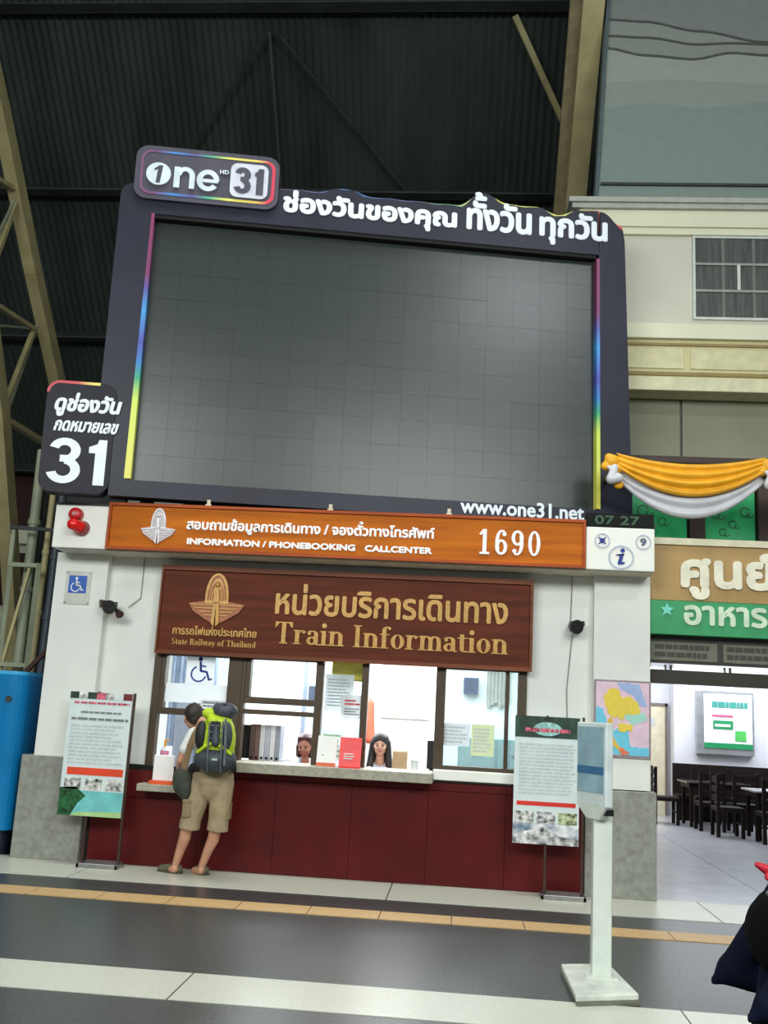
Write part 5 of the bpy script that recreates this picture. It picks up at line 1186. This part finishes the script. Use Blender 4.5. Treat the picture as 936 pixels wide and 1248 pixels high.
# ================================================================== PASSER-BY, RIGHT EDGE
px, py = 1.10, -7.25
t = thing('person', 'passer-by in a flared navy jacket cut off by the right edge', 'person', (px, py, 0))
navy = mat('navy_cloth', (12, 18, 38), .9, spec=.15, var=.1, scale=10)
b = MB(); hc = Vector((px+.02, py, 1.50)); head(b, hc, .098, (1, .1, 0))
b.limb([(px, py, 1.40, .05), (px-.01, py, 1.30, .055)]); b.limb([(px-.01, py-.16, 1.26, .055), (px-.01, py+.16, 1.26, .055)]); b.ell((px, py, 1.12), (.11, .16, .2)); b.ell((px, py, .88), (.12, .16, .16))
for s_, dx in ((-1, .12), (1, -.14)):
    b.limb([(px, py+s_*.09, .82, .085), (px+dx*.6, py+s_*.09, .46, .055), (px+dx, py+s_*.09, .09, .036)]); b.limb([(px+dx-.02, py+s_*.09, .04, .036), (px+dx+.14, py+s_*.09, .035, .028)])
    b.limb([(px-.01, py+s_*.19, 1.25, .05), (px-.20, py+s_*.2, .95, .032), (px+.03, py+s_*.2, .885, .026)]); hand(b, (px+.04, py+s_*.2, .885), (1, 0, -.1), s_, .92)
b.build('body', skin_l, t, remesh=.01, smooth=4)
face_bits(t, hc, .098, (1, .1, 0))
b = MB(); b.ell(hc+Vector((-.018, 0, .042)), (.106, .106, .104)); b.ell(hc+Vector((-.05, 0, -.02)), (.08, .103, .1)); b.limb([(px-.05, py, 1.48, .075), (px-.055, py, 1.34, .05)]); [b.limb([(px+.01, py+q*.08, 1.52, .035), (px-.02, py+q*.075, 1.42, .03)]) for q in (-1, 1)]; b.build('hair', mat('hair_black', (28, 20, 22), .4), t, remesh=.01)
b = MB(); b.limb([(px-.01, py-.16, 1.265, .068), (px-.01, py+.16, 1.265, .068)]); b.ell((px, py, 1.12), (.135, .19, .2))
b.tube((px-.01, py, 1.15), (px-.02, py, .78), .15, .20, 22)
for s_ in (-1, 1): b.limb([(px-.01, py+s_*.19, 1.25, .058), (px-.215, py+s_*.2, .945, .046), (px-.275, py+s_*.2, .905, .016)]); b.limb([(px-.22, py+s_*.2, .94, .05), (px+.03, py+s_*.2, .885, .042)])
b.build('jacket', navy, t, remesh=.013, smooth=2)
b = MB()
for s_, dx in ((-1, .12), (1, -.14)): b.limb([(px, py+s_*.09, .84, .1), (px+dx*.6, py+s_*.09, .46, .07), (px+dx, py+s_*.09, .12, .055)])
b.build('trousers', mat('black_trousers', (20, 20, 26), .8), t, remesh=.013)
for s_, dx in ((-1, .12), (1, -.14)):
    b = MB(); b.limb([(px+dx-.03, py+s_*.09, .04, .04), (px+dx+.15, py+s_*.09, .036, .034)]); b.v = [(x, y, max(.001, z)) for x, y, z in b.v]; b.build('shoe', black_m, t)
t = thing('black_backpack', 'black backpack with red bow on the passer-by at right edge', 'backpack', (px-.24, py, .95))
b = MB(); b.ell((px-.135, py-.1, 1.105), (.115, .22, .125)); b.ell((px-.125, py-.1, 1.16), (.10, .2, .075)); b.build('main_bag', mat('black_bag_cloth', (10, 10, 13), .9, spec=.1, var=.2, scale=12), t, remesh=.01)
b = MB(); b.limb([(px-.16, py-.05, 1.20, .02), (px-.15, py-.07, 1.26, .02), (px-.08, py-.12, 1.32, .02), (px-.0, py-.14, 1.33, .018)]); b.build('shoulder_strap', black_m, t)
b = MB(); b.limb([(.935, py-.09, 1.265, .016), (.90, py-.1, 1.285, .014), (.878, py-.1, 1.295, .009)]); b.limb([(.935, py-.09, 1.265, .018), (.905, py-.11, 1.262, .010)]); b.limb([(.935, py-.09, 1.265, .016), (.96, py-.09, 1.285, .016)]); b.build('red_bow', mat('red_ribbon', (190, 20, 44), .6), t, remesh=.004, smooth=2)
for q in ((.905, py-.115, 1.22), (.935, py-.12, 1.23)): MB().ell(q, .009).build('silver_stud', steel, t)
